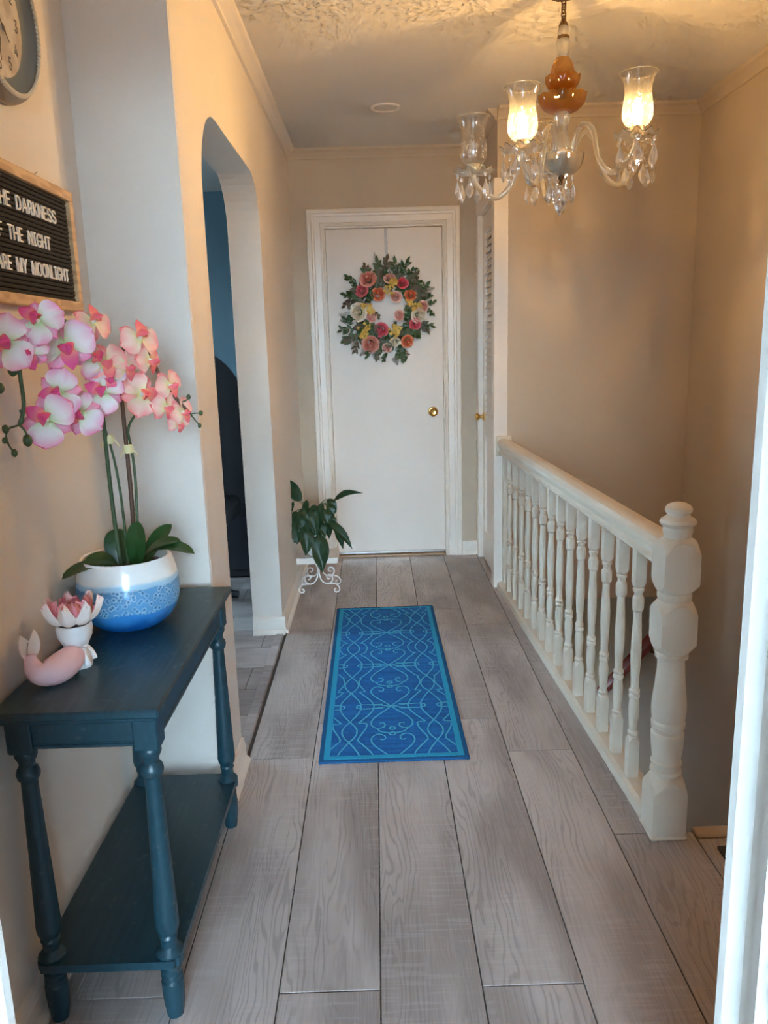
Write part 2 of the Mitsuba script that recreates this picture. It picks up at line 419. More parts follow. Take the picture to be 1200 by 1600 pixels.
# crown mouldings and baseboards
crown = [(0, 0), (0, -.055), (.012, -.055), (.014, -.043), (.03, -.022), (.046, -.012), (.05, 0)]
CR = lambda n, a, b, o: struct(n, mould(a, b, crown, o), 'wall' if n == 'trim_3' else 'wall_tan')
CR('trim_3', (XA, YB, HC), (XA, YE, HC), (1, 0, 0))
CR('trim_4', (XA, YE, HC), (XC, YE, HC), (0, -1, 0))
CR('trim_5', (XC, YS, HC), (XR, YS, HC), (0, -1, 0))
CR('trim_6', (XR, YF, HC), (XR, YS, HC), (-1, 0, 0))
CR('trim_7', (XC, YS, HC), (XC, YE, HC), (-1, 0, 0))
base = [(0, 0), (.014, 0), (.014, .062), (.010, .072), (.008, .085), (0, .088)]
shoe = [(0, 0), (.026, 0), (.026, .01), (.016, .022), (.014, .024), (0, .024)]
BB = lambda n, a, b, o, l=None: struct(n, cat([mould(a, b, base, o), mould(a, b, shoe, o)]), 'trim', label=l)
BB('baseboard_left', (XL, YF, 0), (XL, YB, 0), (1, 0, 0), 'white baseboard behind the console table')
BB('baseboard_alcove', (XL, YB, 0), (XA + .014, YB, 0), (0, -1, 0))
BB('baseboard_arch_near', (XA, YB - .02, 0), (XA, arch_w0 - .004, 0), (1, 0, 0))
BB('baseboard_arch', (XA, arch_w1, 0), (XA, YE, 0), (1, 0, 0), 'white baseboard left of the end door')
BB('baseboard_arch_end', (XA - TW, arch_w1, 0), (XA + .014, arch_w1, 0), (0, -1, 0), 'chipped white baseboard block on the archway jamb')
BB('baseboard_back_left', (XA, YE, 0), (DX0 - .10, YE, 0), (0, -1, 0))
BB('baseboard_back', (DX1 + .095, YE, 0), (XC, YE, 0), (0, -1, 0), 'short white baseboard right of the end door')

# end door
cas = [(-.006, 0), (-.006, .012), (.0, .016), (.014, .014), (.018, .018), (.05, .020), (.054, .026), (.066, .028), (.072, .023), (.090, .023), (.096, .018), (.098, 0)]
d1 = struct('door_1', cbox(DX0 + .012, DX1 - .010, YE + .03, YE + .068, .022, DZ - .014, .002), 'door_white', label='plain white door at the end of the hall')
add('door_frame', cat([casing(DX0, DX1, DZ, YE, cas), box(DX0 - .006, DX0 + .010, YE - .004, YE + .11, 0, DZ), box(DX1 - .009, DX1 + .006, YE - .004, YE + .11, 0, DZ), box(DX0, DX1, YE - .004, YE + .11, DZ - .012, DZ + .006),
     box(DX0, DX0 + .022, YE + .07, YE + .1, 0, DZ), box(DX1 - .022, DX1, YE + .07, YE + .1, 0, DZ)]), 'trim', parent='door_1')
add('sweep', cbox(DX0 + .02, DX1 - .02, YE + .022, YE + .03, .014, .030, .002), 'steel', parent='door_1')
add('threshold', cbox(DX0 + .01, DX1 - .01, YE - .02, YE + .09, .0, .010, .003), 'wood_strip', parent='door_1')


def knob(parent, o, out, s=1.0):
    out = np.array(out, float); up = np.array([0, 0, 1.0]); side = np.cross(up, out)
    m = lathe(np.array([(0.0, 0), (.031, 0), (.031, .004), (.026, .009), (.013, .011), (.011, .022), (.013, .028), (.024, .036), (.0275, .045), (.025, .054), (.015, .060), (.012, .0585), (0.0, .0585)]) * s, 28)
    add('knob', place(m, o, side, up, out), 'brass', 35, parent=parent, label='round brass door knob')


knob('door_1', (.360, YE + .03, .925), (0, -1, 0))

# louvered closet door in the wall facing the hall
d2 = struct('door_2', cat([cbox(XC + .012, XC + .045, 4.29, 4.37, .012, 2.06, .002), cbox(XC + .012, XC + .045, 4.765, 4.845, .012, 2.06, .002),
      cbox(XC + .012, XC + .045, 4.37, 4.765, 1.96, 2.06, .002), cbox(XC + .012, XC + .045, 4.37, 4.765, .80, .92, .002), cbox(XC + .012, XC + .045, 4.37, 4.765, .012, .19, .002), box(XC + .026, XC + .034, 4.37, 4.765, .19, .80)]), 'trim', label='white louvered closet door beside the end door')
louv = mikit.ply(place(cbox(-.024, .024, 4.37, 4.765, -.003, .003, .001), (0, 0, 0), (.45, 0, .893), (0, 1, 0), (-.893, 0, .45)), 'mat_trim')
for i in range(27):
    put('louver', louv, 'door_2', T().translate([XC + .029, 0, .94 + i * .0385]))
add('door_frame', cat([cbox(XC - .018, XC + .06, 4.848, 4.925, 0, 2.14, .004), cbox(XC - .018, XC + .06, YS - .0, 4.285, 0, 2.14, .004), cbox(XC - .018, XC + .06, YS, 4.925, 2.065, 2.15, .004)]), 'trim', parent='door_2')
knob('door_2', (XC + .012, 4.80, .90), (-1, 0, 0), .85)

# entrance doorway the photograph is taken through
jp = [(0, .0), (0, .06), (-.012, .066), (-.012, .082), (-.004, .088), (-.004, .118), (-.012, .122), (-.022, .128), (-.026, .138), (.06, .138), (.06, 0)]


def jamb(x, s):
    P = [(x + s * a, YF - .118 + b) for a, b in jp]
    m = extr(Polygon(P), 2.13); m.apply_translation((0, 0, -.03)); return m


d3 = struct('door_3', cat([jamb(.448, 1), jamb(-.519, -1), box(-.519, .448, YF - .118, YF + .02, 2.08, 2.11)]), 'trim', label='white frame of the entrance doorway')
add('strike_plate', cat([cbox(.4445, .4485, YF - .112, YF - .074, .555, .635, .001), box(.4425, .4450, YF - .104, YF - .082, .575, .615)]), 'iron_white', parent='door_3', label='small metal strike plate on the door frame')

# ------------------------------------------------------------------ stairs, railing
st = thing('staircase', 'wooden staircase descending behind the white railing', 'staircase')
trd = mikit.ply(cbox(XWELL + .002, XR - .002, -.03, .245, -.03, 0, .006), 'mat_nosing')
rsr = mikit.ply(box(XWELL + .002, XR - .002, .0, .012, -.2, -.03), 'mat_wall_tan')
for i in range(12):
    y = YWELL + .06 + i * .245; z = -.2 * (i + 1)
    put('tread', trd, st, T().translate([0, y, z])); put('riser', rsr, st, T().translate([0, y - .002, z + .2]))

h0, h1 = np.array([1.60, 2.3, 1.20]), np.array([1.60, 5.2, -1.10])
rh = thing('handrail', 'dark red wooden handrail sloping down the stairwell wall', 'handrail')
dirv = (h1 - h0) / np.linalg.norm(h1 - h0); upn = np.cross([1, 0, 0], dirv)
add('rail', mould(np.array([1.60, 4.05, -.135]), np.array([1.60, 5.4, -1.215]), [(-.022, -.035), (.022, -.035), (.028, .0), (.02, .03), (.0, .04), (-.02, .03), (-.028, .0)], (1, 0, 0), np.cross((0, .7809, -.6247), (1, 0, 0)) * -1 if np.cross((0, .7809, -.6247), (1, 0, 0))[2] < 0 else np.cross((0, .7809, -.6247), (1, 0, 0))), 'red', 30, parent=rh)
for yy in (4.4, 5.1):
    add('bracket', tube([(1.60, yy, -.135 - .8 * (yy - 4.05) - .04), (1.60, yy, -.135 - .8 * (yy - 4.05) - .08), (1.66, yy, -.135 - .8 * (yy - 4.05) - .09)], .008), 'bronze', 30, parent=rh)


def mf(m):
    return m3.Manifold(m3.Mesh(np.asarray(m.vertices, np.float32), np.asarray(m.faces, np.uint32)))


def turned(prof, half, n=40):
    """A turned post: the lathe profile cut by the square stock it was turned from."""
    a = mf(lathe(prof, n)); z0, z1 = prof[0][1], prof[-1][1]
    b = m3.Manifold.cube((2 * half, 2 * half, z1 - z0 + .02), True).translate((0, 0, (z0 + z1) / 2))
    out = (a ^ b).to_mesh()
    return tm(out.vert_properties[:, :3], out.tri_verts)


railing = thing('stair_railing', 'cream painted railing with turned balusters along the stairwell', 'railing')
NX, NY, NH = .762, 1.945, .0465
R = NH * 1.40
npf = [(0, .0), (R, .0), (R, .132), (.052, .155), (.044, .168), (.036, .174), (.041, .180), (.0425, .186), (.040, .193), (.033, .197), (.034, .204), (.0405, .209), (.0405, .215), (.036, .220),
       (.0375, .228), (.0415, .255), (.0435, .285), (.0435, .297), (.0385, .303), (.039, .312), (.0445, .318), (.0445, .330), (.040, .337), (.0435, .345), (.0455, .365), (.0445, .390), (.040, .430), (.0365, .470), (.034, .505),
       (.0345, .512), (.0425, .516), (.0425, .526), (.038, .530), (.044, .534), (.053, .545), (R, .560), (R, .640), (.053, .657), (.045, .667), (.040, .674), (.0435, .680), (.0435, .690), (.040, .695), (.046, .700), (.054, .708), (R, .722), (R, .800),
       (.055, .818), (.047, .832), (.036, .838), (.0335, .842), (.036, .852), (.0375, .862), (.035, .868), (.042, .873), (.0455, .880), (.0425, .888), (.031, .894), (.0275, .899), (.029, .903), (.0335, .909), (.0335, .916), (.028, .924), (.016, .930), (0, .932)]
nm = turned(npf, NH); nm.apply_translation((NX, NY, 0))
add('newel_post', nm, 'rail_white', 32, parent=railing, label='thick turned newel post with ball finial')
add('newel_foot', cbox(NX - .05, NX + .05, NY - .05, NY + .05, 0, .012, .004), 'rail_white', parent=railing)
A0, A1 = np.array([.755, NY + .03, 0]), np.array([.682, YS + .005, 0])
ax = (A1 - A0) / np.linalg.norm(A1 - A0); side = np.array([-ax[1], ax[0], 0]) * -1   # points to +x
hr = [(-.031, .757), (.031, .757), (.033, .768), (.026, .778), (.030, .788), (.038, .800), (.038, .815), (.030, .828), (.014, .835), (-.014, .835), (-.030, .828), (-.038, .815), (-.038, .800), (-.030, .788), (-.026, .778), (-.033, .768)]
add('handrail', mould(A0 - ax * .01, A1, hr, side), 'rail_white', 25, parent=railing, label='moulded cream hand rail')
add('base_rail', mould(A0 - ax * .07, A1, [(-.036, 0), (.040, 0), (.040, .028), (.02, .034), (-.02, .034), (-.034, .028)], side), 'rail_white', parent=railing)
bh = .016; Rb = bh * 1.42
bpf = [(0, .03), (Rb, .03), (Rb, .150), (.017, .160), (.0125, .166), (.0165, .172), (.0165, .178), (.012, .184), (.0125, .20), (.0155, .235), (.016, .262), (.0125, .285), (.0165, .290), (.0165, .297), (.0135, .303), (.0165, .308), (.0165, .314), (.0115, .322),
       (.0125, .36), (.0150, .40), (.0158, .43), (.0150, .47), (.0125, .53), (.0115, .558), (.0135, .562), (.0168, .566), (.0175, .580), (.0175, .598), (.0150, .604), (.0115, .610), (.0125, .618), (.0165, .623), (.0165, .628), (.013, .632), (.017, .638), (Rb, .648), (Rb, .762), (0, .762)]
bal = mikit.ply(turned([(r, z) for r, z in bpf], bh, 32), 'mat_rail_white', smooth=24)
NB = 14
ang = math.degrees(math.atan2(ax[0], ax[1]))
for i in range(NB):
    p = A0 + ax * (.205 + i * .1425)
    put('baluster', bal, railing, T().translate([p[0], p[1], 0]).rotate([0, 0, 1], -ang))
add('wall_post', cbox(.674, .712, YS - .034, YS + .002, 0, .80, .004), 'rail_white', parent=railing)
add('rail_rosette', cbox(.640, .725, YS - .012, YS + .001, .74, .85, .005), 'rail_white', parent=railing)

# floor vent by the newel
fv = thing('floor_vent', 'black floor vent grille to the right of the newel post', 'vent')
add('frame', cat([box(.878, 1.20, 1.845, 1.86, .0, .006), box(.878, 1.20, 1.74, 1.755, 0, .006), box(.878, .893, 1.755, 1.845, 0, .006), box(1.185, 1.20, 1.755, 1.845, 0, .006), box(.885, 1.19, 1.75, 1.85, .0005, .0015)]), 'black', parent=fv)
sl = mikit.ply(box(-.004, .004, 1.755, 1.845, .0015, .005), 'mat_black')
for i in range(13):
    put('slat', sl, fv, T().translate([.908 + i * .021, 0, 0]))

# ------------------------------------------------------------------ runner rug
rug = thing('runner_rug', 'blue runner rug with light blue scroll pattern on the tile floor', 'rug')
RX, RY0, RY1, RW = .026, 2.356, 3.910, .2495
rugang = math.radians(0.35)


def rugp(m):
    M = trimesh.transformations.rotation_matrix(rugang, (0, 0, 1), (RX, 2.36, 0)); m = m.copy(); m.apply_transform(M); return m


def weave(c0, c1):
    def fn(p, n, uv):
        s = noise(p.x * 5, p.y * 95, 1.0) * .6 + .4 * noise(p.x * 160, p.y * 160)
        return mix(c0, c1, smoothstep(.25, .8, s))
    return mikit.proc(fn)


mat('rug_field', prin(weave((.003, .072, .27), (.004, .112, .35)), .85, sheen=.3))
mat('rug_edge', prin((.003, .07, .19), .85))
mat('rug_band', prin((.014, .25, .42), .85))
mat('rug_line', prin((.050, .30, .45), .85))
add('binding', rugp(cbox(RX - RW, RX + RW, RY0, RY1, .0, .0075, .003)), 'rug_edge', parent=rug, label='dark blue bound edge')
b0 = sbox(RX - RW + .016, RY0 + .016, RX + RW - .016, RY1 - .016); b1 = sbox(RX - RW + .036, RY0 + .036, RX + RW - .036, RY1 - .036)
add('border_band', rugp(place(extr(b0.difference(b1), .0022), (0, 0, .0065))), 'rug_band', parent=rug, label='light blue border band')
add('pile', rugp(box(RX - RW + .036, RX + RW - .036, RY0 + .036, RY1 - .036, .006, .0083)), 'rug_field', parent=rug)
P_ = .390; lines = []
tt = np.linspace(0, 1, 121)
yy = np.linspace(RY0, RY1, 300)
for xs in (-.152, .152):
    th = 2 * np.pi * (yy - 3.14) / P_
    a = .011 + .029 * np.cos(th); b = .055 + .020 * np.cos(th) + .012 * np.cos(2 * th)
    a2 = np.where(a < 0, a * 1.5, a)
    b_out = np.where(np.cos(th) > -.55, .050 + .038 * np.cos(th), .045 + .016 * np.cos((th - np.pi) * 1.6))
    for s in (-1, 1):
        lines.append(np.c_[RX + xs + s * a2, yy]); lines.append(np.c_[RX + xs + s * b_out, yy])
    for k in range(-3, 3):
        C = 3.14 + k * P_
        for s in (-1, 1):
            g = np.linspace(0, 2 * np.pi, 25); lines.append(np.c_[RX + xs + s * .03 + .008 * np.cos(g), C + .013 * np.sin(g)])
            for q in (-.018, .018):
                lines.append(np.array([(RX + xs + s * .036, C + q), (RX + xs + s * .12, C + q)]))
heart = np.array([(0, 0), (.020, .030), (.045, .064), (.066, .098), (.075, .128), (.070, .158), (.053, .174), (.034, .168), (.025, .150), (.030, .134), (.043, .136)])
hc = smooth_path(heart, 50)
for k in range(-3, 4):
    C = 3.14 + k * P_
    for sx in (-1, 1):
        for sy_ in (-1, 1):
            lines.append(np.c_[RX + sx * hc[:, 0], C + sy_ * hc[:, 1]])
        lines.append(np.array([(RX, C), (RX + sx * .05, C + .012), (RX + sx * .10, C + .018)])); lines.append(np.array([(RX, C), (RX + sx * .05, C - .012), (RX + sx * .10, C - .018)]))
    for q in (-.020, .020):
        g = np.linspace(0, 2 * np.pi, 25); lines.append(np.c_[RX + .011 * np.cos(g), C + P_ / 2 + q + .011 * np.sin(g)])
    lines.append(np.c_[RX + .053 * np.sin(np.linspace(-1.4, 1.4, 30)), C + P_ / 2 + .02 - .035 * np.cos(np.linspace(-1.4, 1.4, 30)) + .0])
inner = sbox(RX - RW + .037, RY0 + .037, RX + RW - .037, RY1 - .037)
pat = unary_union([LineString(l).simplify(.0008).buffer(.0030, resolution=2) for l in lines]).intersection(inner)
add('scroll_pattern', rugp(place(extr(pat, .0010), (0, 0, .0080))), 'rug_line', parent=rug, label='light blue interlaced scroll lines')

# ------------------------------------------------------------------ console table
tb = thing('console_table', 'dark teal painted console table with turned legs and lower shelf', 'table')
TZ = .70
TX0, TX1, TY0, TY1 = -.728, -.415, 1.335, 2.095
prof_top = [(TX0, TY0, TX1, TY1)]
tops = []
for (ins, z0, z1, c) in ((0.0, TZ - .018, TZ, .004), (.010, TZ - .028, TZ - .016, .003)):
    tops.append(cbox(TX0 + ins * .2, TX1 - ins, TY0 + ins, TY1 - ins, z0, z1, c))
add('table_top', cat(tops), 'table', parent=tb)
LX0, LX1, LY0, LY1 = -.690, -.452, 1.385, 2.035
legprof = np.array([(0, 0), (.0165, .0), (.0205, .03), (.0225, .06), (.0225, .082), (.0185, .087), (.0215, .091), (.0215, .096), (.018, .100), (.0215, .105), (.0215, .111), (.016, .116), (.020, .122), (.0275, .128), (.0275, .152), (.0225, .158),
           (.0165, .166), (.0165, .180), (.0195, .187), (.0165, .193), (.0225, .203), (.0245, .215), (.0225, .270), (.0190, .40), (.0165, .500), (.0155, .540), (.0205, .546), (.0225, .555), (.0205, .564), (.0150, .572), (.0150, .580), (.0185, .586), (.0215, .594), (.0205, .602), (.0165, .607), (0, .607)])
legm = lathe(legprof, 28)
legs = mikit.ply(cat([legm, cbox(-.024, .024, -.024, .024, .604, TZ - .027, .003)]), 'mat_table', smooth=34)
for x in (LX0, LX1):
    for y in (LY0, LY1):
        put('leg', legs, tb, T().translate([x, y, 0]))
for (x0, x1, y0, y1) in ((LX0 + .022, LX1 - .022, LY0 - .016, LY0 + .004), (LX0 + .022, LX1 - .022, LY1 - .004, LY1 + .016)):
    add('apron', cat([cbox(x0, x1, y0, y1, .622, TZ - .027, .002), cbox(x0, x1, y0 - .001, y1 + .001, .612, .619, .0015), box(x0, x1, y0 + .002, y1 - .002, .618, .623)]), 'table', parent=tb)
for (x0, x1) in ((LX0 - .016, LX0 + .004), (LX1 - .004, LX1 + .016)):
    add('apron', cat([cbox(x0, x1, LY0 + .022, LY1 - .022, .622, TZ - .027, .002), cbox(x0 - .001, x1 + .001, LY0 + .022, LY1 - .022, .612, .619, .0015), box(x0 + .002, x1 - .002, LY0 + .022, LY1 - .022, .618, .623)]), 'table', parent=tb)
sh = sbox(LX0 - .012, LY0 - .026, LX1 + .012, LY1 + .026).union(sbox(LX0 - .02, LY0 - .016, LX1 + .02, LY1 + .016)).buffer(.004)
add('shelf', place(extr(sh, .018), (0, 0, .130)), 'table', parent=tb)

# ------------------------------------------------------------------ orchid in its bowl
PX, PY = -.606, 1.815
pot = thing('flower_pot', 'round white and blue glazed bowl on the console table', 'flower pot')


def glaze(p, n, uv):
    a = dr.atan2(p.y - PY, p.x - PX)
    w = .006 * (noise(a * 4, p.z * 60) - .5) + .010 * (noise(a * 1.5, 3.0) - .5)
    z = p.z + w - TZ
    d, e, r = voronoi(a * 8.5, p.z * 72)
    ring = smoothstep(.10, .0, dr.abs(d - .36)) * smoothstep(.04, .3, e)
    dot = smoothstep(.16, .08, d)
    band = smoothstep(.052, .056, z) * smoothstep(.119, .112, z)
    spark = smoothstep(.30, .55, noise(a * 2.2, p.z * 22, 4.0))
    col = mix((.006, .085, .34), (.035, .22, .54), smoothstep(.010, .052, z + .02 * (noise(a * 5, p.z * 30) - .5)))
    col = mix(col, (.11, .33, .58), smoothstep(.050, .058, z))
    col = mix(col, (.05, .13, .26), band * dot * .8)
    col = mix(col, mi.Color3f(.60, .74, .82), band * ring * (.35 + .55 * spark))
    col = mix(col, (.40, .62, .78), smoothstep(.110, .116, z))
    return mix(col, (.80, .80, .77), smoothstep(.120, .130, z))


mat('glaze', bumped(prin(mikit.proc(glaze), .10, specular=.6, clearcoat=.6, clearcoat_gloss=.9), lambda p, n, uv: smoothstep(.12, .0, dr.abs(voronoi(dr.atan2(p.y - PY, p.x - PX) * 8.5, p.z * 72)[0] - .36)) * smoothstep(.752, .758, p.z) * smoothstep(.819, .812, p.z), .0015, 8e-4))
pp = smooth_path([(.062, .0), (.085, .012), (.108, .040), (.1185, .078), (.1175, .112), (.110, .150), (.1035, .168)], 30)
pm = shell([(0.0, .0), (.055, .0)] + [tuple(x) for x in pp] + [(.1025, .171)], .0065, 64)
pm.apply_translation((PX, PY, TZ)); add('bowl', pm, 'glaze', 40, parent=pot)
gv = thing('potting_gravel', 'dark brown pebbles filling the glazed orchid bowl', 'gravel', kind='stuff')
gm = [place(lathe([(0, .0), (.101, .0), (.101, .004), (0, .006)], 32), (PX, PY, TZ + .134))]
for i in range(260):
    a, r = rng.uniform(0, 6.283), .095 * math.sqrt(rng.random())
    s = trimesh.creation.icosphere(0, rng.uniform(.0035, .0065)); s.apply_scale((1, rng.uniform(.7, 1.2), .7)); s.apply_translation((PX + r * math.cos(a), PY + r * math.sin(a), TZ + .140 + rng.uniform(0, .004))); gm.append(s)
scene[gv] = mikit.ply(cat(gm), 'mat_gravel')


def vec(a):
    a = np.asarray(a, float); return a / (np.linalg.norm(a) + 1e-12)


def frame(n, up):
    z = vec(n); x = vec(np.cross(up, z)); return x, np.cross(z, x), z


def petal_pts(L, W, cup, ruff, seed, tipw=.0, nu=9, nv=9):
    """A petal along +y from the origin, facing +z."""
    def fn(u, v):
        t = 2 * v - 1
        if tipw == 0:
            u = np.sin(np.pi / 2 * u) ** 1.15
            wid = W / 2 * np.where(u < .55, .16 + .84 * np.sin(np.pi / 2 * u / .55) ** 1.2, np.sqrt(np.clip(1 - ((u - .55) / .451) ** 2, 0, 1)))
        else:
            wid = W / 2 * np.sin(np.pi * np.clip(.04 + .96 * u, 0, 1) ** tipw) ** .62
            wid = np.where(u > .98, W * .06, wid)
        x = t * wid; y = L * u * (1 - .10 * t * t * u)
        z = cup * L * (u * u) * -.6 + cup * L * .25 * np.sin(np.pi * u) + .10 * W * t * t * (1 - .4 * u) + ruff * L * .05 * np.sin(5.2 * t + seed + 3 * u) * u
        return np.stack([x, y, z], -1)
    m, u, v = grid(fn, nu, nv)
    return m, u, 2 * v - 1


def lerp3(a, b, t):
    t = np.clip(t, 0, 1)[:, None]; return np.asarray(a) * (1 - t) + np.asarray(b) * t


def sst(a, b, x):
    t = np.clip((x - a) / (b - a), 0, 1); return t * t * (3 - 2 * t)


ORCH_PAL = {'p': ((.42, .60, .20), (.82, .74, .73), (.78, .20, .40), (.66, .04, .18)), 'c': ((.62, .62, .22), (.84, .57, .46), (.84, .20, .20), (.78, .07, .08))}


def orchid_flower(parent, pos, n, lipdir, s, pal, seed):
    r = random.Random(seed); g, wht, pink, deep = map(np.array, ORCH_PAL[pal])
    x, y, z = frame(n, -np.asarray(lipdir, float)); V, C = [], []
    for (ang, L, W, cup, lift) in ((0, .80, .54, .25, -.004), (128, .80, .50, .2, -.004), (-128, .80, .50, .2, -.004), (68, .95, 1.10, .14, .002), (-68, .95, 1.10, .14, .002)):
        m, u, t = petal_pts(L * s, W * s, cup + r.uniform(-.12, .12), 1.0, r.uniform(0, 6), nu=9, nv=9)
        edge = np.clip(.70 * np.sin(np.pi / 2 * u) + .40 * np.abs(t) * u, 0, 1) + .06 * np.sin(t * 7 + seed) + .03 * np.sin(t * 34)
        c = lerp3(g, wht, u / .30); k = sst(.34, .96, edge)[:, None] * r.uniform(.75, 1.0)
        c = c * (1 - k) + pink * k
        if W < .6: c = c * .45 + pink * .55 * (1 + .1 * np.sin(t * 6))[:, None]
        sp_ = (sst(.78, .95, u) * sst(.6, .2, np.abs(t - r.uniform(-.5, .5))))[:, None] * (.75 if r.random() < .5 else 0); c = c * (1 - sp_) + deep * sp_
        a = math.radians(ang + r.uniform(-6, 6)); rot = trimesh.transformations.rotation_matrix(a, (0, 0, 1)); m.apply_transform(rot); m.apply_translation((0, 0, lift * s / .04)); V.append(m); C.append(c)
    m = place(cat(V), pos, x, y, z)
    fk = add('flower', m, 'vcol', True, parent=parent, color=np.clip(np.vstack(C), 0, 1))
    V, C = [], []
    for (ang, L, W, cup, tilt) in ((180, .58, .50, .9, 35), (120, .44, .40, -1.6, 50), (-120, .44, .40, -1.6, 50), (180, .30, .32, 1.4, 65)):
        m, u, t = petal_pts(L * s, W * s, cup, .6, r.uniform(0, 6), nu=6, nv=5)
        c = lerp3((.85, .42, .10) if pal == 'p' else (.88, .50, .20), (.74, .09, .26) if pal == 'p' else (.82, .16, .18), u / .55)
        m.apply_transform(trimesh.transformations.rotation_matrix(math.radians(tilt), (1, 0, 0))); m.apply_transform(trimesh.transformations.rotation_matrix(math.radians(ang), (0, 0, 1))); m.apply_translation((0, -.05 * s, .06 * s)); V.append(m); C.append(c)
    add('lip', place(cat(V), pos, x, y, z), 'vcol', True, parent=fk, color=np.clip(np.vstack(C), 0, 1), label='deep pink lip with orange throat')
    co = trimesh.creation.icosphere(2, .085 * s); co.apply_scale((1, .9, 1.5)); co.apply_translation((0, .02 * s, .12 * s))
    add('column', place(co, pos, x, y, z), 'letter', True, parent=fk)


orc = thing('orchid', 'pink and coral artificial orchid with arching sprays of flowers', 'potted plant')
OS = (PX + .606, PY - 1.75, .020)    # from the measuring plane to the bowl's centre
stems = [([(-.612, 1.80, .835), (-.618, 1.795, 1.02), (-.612, 1.775, 1.17), (-.605, 1.74, 1.30), (-.612, 1.66, 1.395), (-.64, 1.56, 1.40), (-.664, 1.505, 1.33), (-.668, 1.51, 1.25), (-.679, 1.505, 1.214)], .0052, 'stem_green'),
         ([(-.598, 1.81, .835), (-.598, 1.80, 1.02), (-.606, 1.785, 1.14), (-.612, 1.775, 1.18)], .0036, 'stem_green'),
         ([(-.588, 1.815, .835), (-.577, 1.81, 1.03), (-.574, 1.80, 1.18), (-.568, 1.78, 1.29), (-.55, 1.775, 1.35), (-.52, 1.785, 1.355), (-.49, 1.805, 1.30), (-.453, 1.825, 1.229), (-.431, 1.838, 1.197)], .0055, 'stem_brown'),
         ([(-.578, 1.825, .84), (-.566, 1.815, 1.03), (-.568, 1.81, 1.14), (-.566, 1.80, 1.17), (-.54, 1.795, 1.208), (-.51, 1.79, 1.235)], .0036, 'stem_green'),
         ([(-.676, 1.508, 1.24), (-.679, 1.503, 1.212), (-.693, 1.485, 1.205), (-.696, 1.484, 1.186), (-.691, 1.495, 1.164)], .0022, 'stem_green'),
         ([(-.679, 1.505, 1.212), (-.672, 1.512, 1.198), (-.672, 1.516, 1.186)], .0022, 'stem_green'),
         ([(-.453, 1.825, 1.229), (-.440, 1.832, 1.228), (-.433, 1.834, 1.233)], .0020, 'stem_green'),
         ([(-.431, 1.838, 1.197), (-.418, 1.84, 1.199), (-.410, 1.84, 1.199)], .0018, 'stem_green'), ([(-.431, 1.838, 1.197), (-.422, 1.84, 1.184), (-.414, 1.84, 1.173)], .0018, 'stem_green')]
for pts_, r_, m_ in stems:
    P = smooth_path(pts_, 12 * len(pts_)); add('stem', tube(P, np.linspace(r_, r_ * .72, len(P)), 8), m_, True, parent=orc)
for (c_, r_) in (((-.607, 1.787, 1.150), .0085), ((-.571, 1.802, 1.125), .0095)):
    ms = [place(lathe([(.001, -.010), (r_, -.010), (r_ * 1.12, 0), (r_, .010), (.001, .010)], 12), c_)]
    for k in range(4):
        a = k * 1.7 + .4; d = np.array([math.cos(a), math.sin(a) * .6, -.5 + .9 * (k % 2)]); ms.append(tube(smooth_path([np.array(c_), np.array(c_) + d * .014, np.array(c_) + d * .022 + np.array([0, 0, -.008])], 6), [.002, .0022, .002, .002, .0015, .001], 5))
    add('raffia_tie', cat(ms), 'raffia', 30, parent=orc, label='pale raffia bow tied round the stems')
for b, s_ in (((-.673, 1.493, 1.316), .011), ((-.69, 1.47, 1.284), .009), ((-.695, 1.482, 1.207), .0075), ((-.699, 1.481, 1.186), .0055), ((-.690, 1.495, 1.160), .0068), ((-.672, 1.517, 1.181), .0105), ((-.407, 1.84, 1.199), .0055), ((-.412, 1.84, 1.170), .0050), ((-.431, 1.834, 1.237), .0055)):
    m = trimesh.creation.icosphere(2, s_); m.apply_scale((.85, .85, 1.15)); m.apply_translation(b); add('bud', m, 'bud', True, parent=orc)
FL = [((-.676, 1.477, 1.364), (-1, -.25), 1.08, 'p', (.55, -.75, .15)), ((-.636, 1.538, 1.403), (-.9, .8), .98, 'p', (.35, -.85, .35)), ((-.656, 1.516, 1.347), (.35, -1), .92, 'p', (.5, -.85, .05)), ((-.618, 1.615, 1.356), (.2, -1), 1.20, 'p', (.45, -.88, .1)),
      ((-.596, 1.681, 1.334), (.9, .1), .88, 'p', (.95, -.45, -.1)), ((-.585, 1.689, 1.406), (.05, 1), .88, 'c', (.85, -.5, .3)), ((-.574, 1.713, 1.320), (.1, -1), .95, 'c', (.55, -.8, .15)), ((-.542, 1.742, 1.311), (.3, -.9), .82, 'c', (.85, -.55, .0)),
      ((-.634, 1.597, 1.265), (-1, -.1), .98, 'p', (.3, -.9, .15)), ((-.586, 1.709, 1.259), (-1, .5), .98, 'p', (.4, -.85, .2)), ((-.650, 1.562, 1.217), (-.9, .6), 1.10, 'p', (.3, -.9, .1)), ((-.618, 1.655, 1.218), (-.9, -.45), .98, 'p', (.3, -.9, .1)),
      ((-.520, 1.766, 1.250), (.9, .1), .98, 'c', (.62, -.78, .0)), ((-.513, 1.762, 1.372), (.05, 1), .95, 'c', (.75, -.6, .25)), ((-.501, 1.775, 1.323), (.3, -.9), .80, 'c', (.95, -.3, .0)), ((-.468, 1.806, 1.265), (.4, -.8), .78, 'c', (.9, -.5, .15)),
      ((-.478, 1.801, 1.218), (.1, -1), .78, 'c', (.8, -.6, .0)), ((-.448, 1.824, 1.203), (.5, -.7), .72, 'c', (.85, -.5, .1)), ((-.456, 1.820, 1.180), (.2, -1), .60, 'c', (.7, -.6, -.3)), ((-.574, 1.722, 1.290), (.2, -1), .80, 'p', (.5, -.8, -.1))]
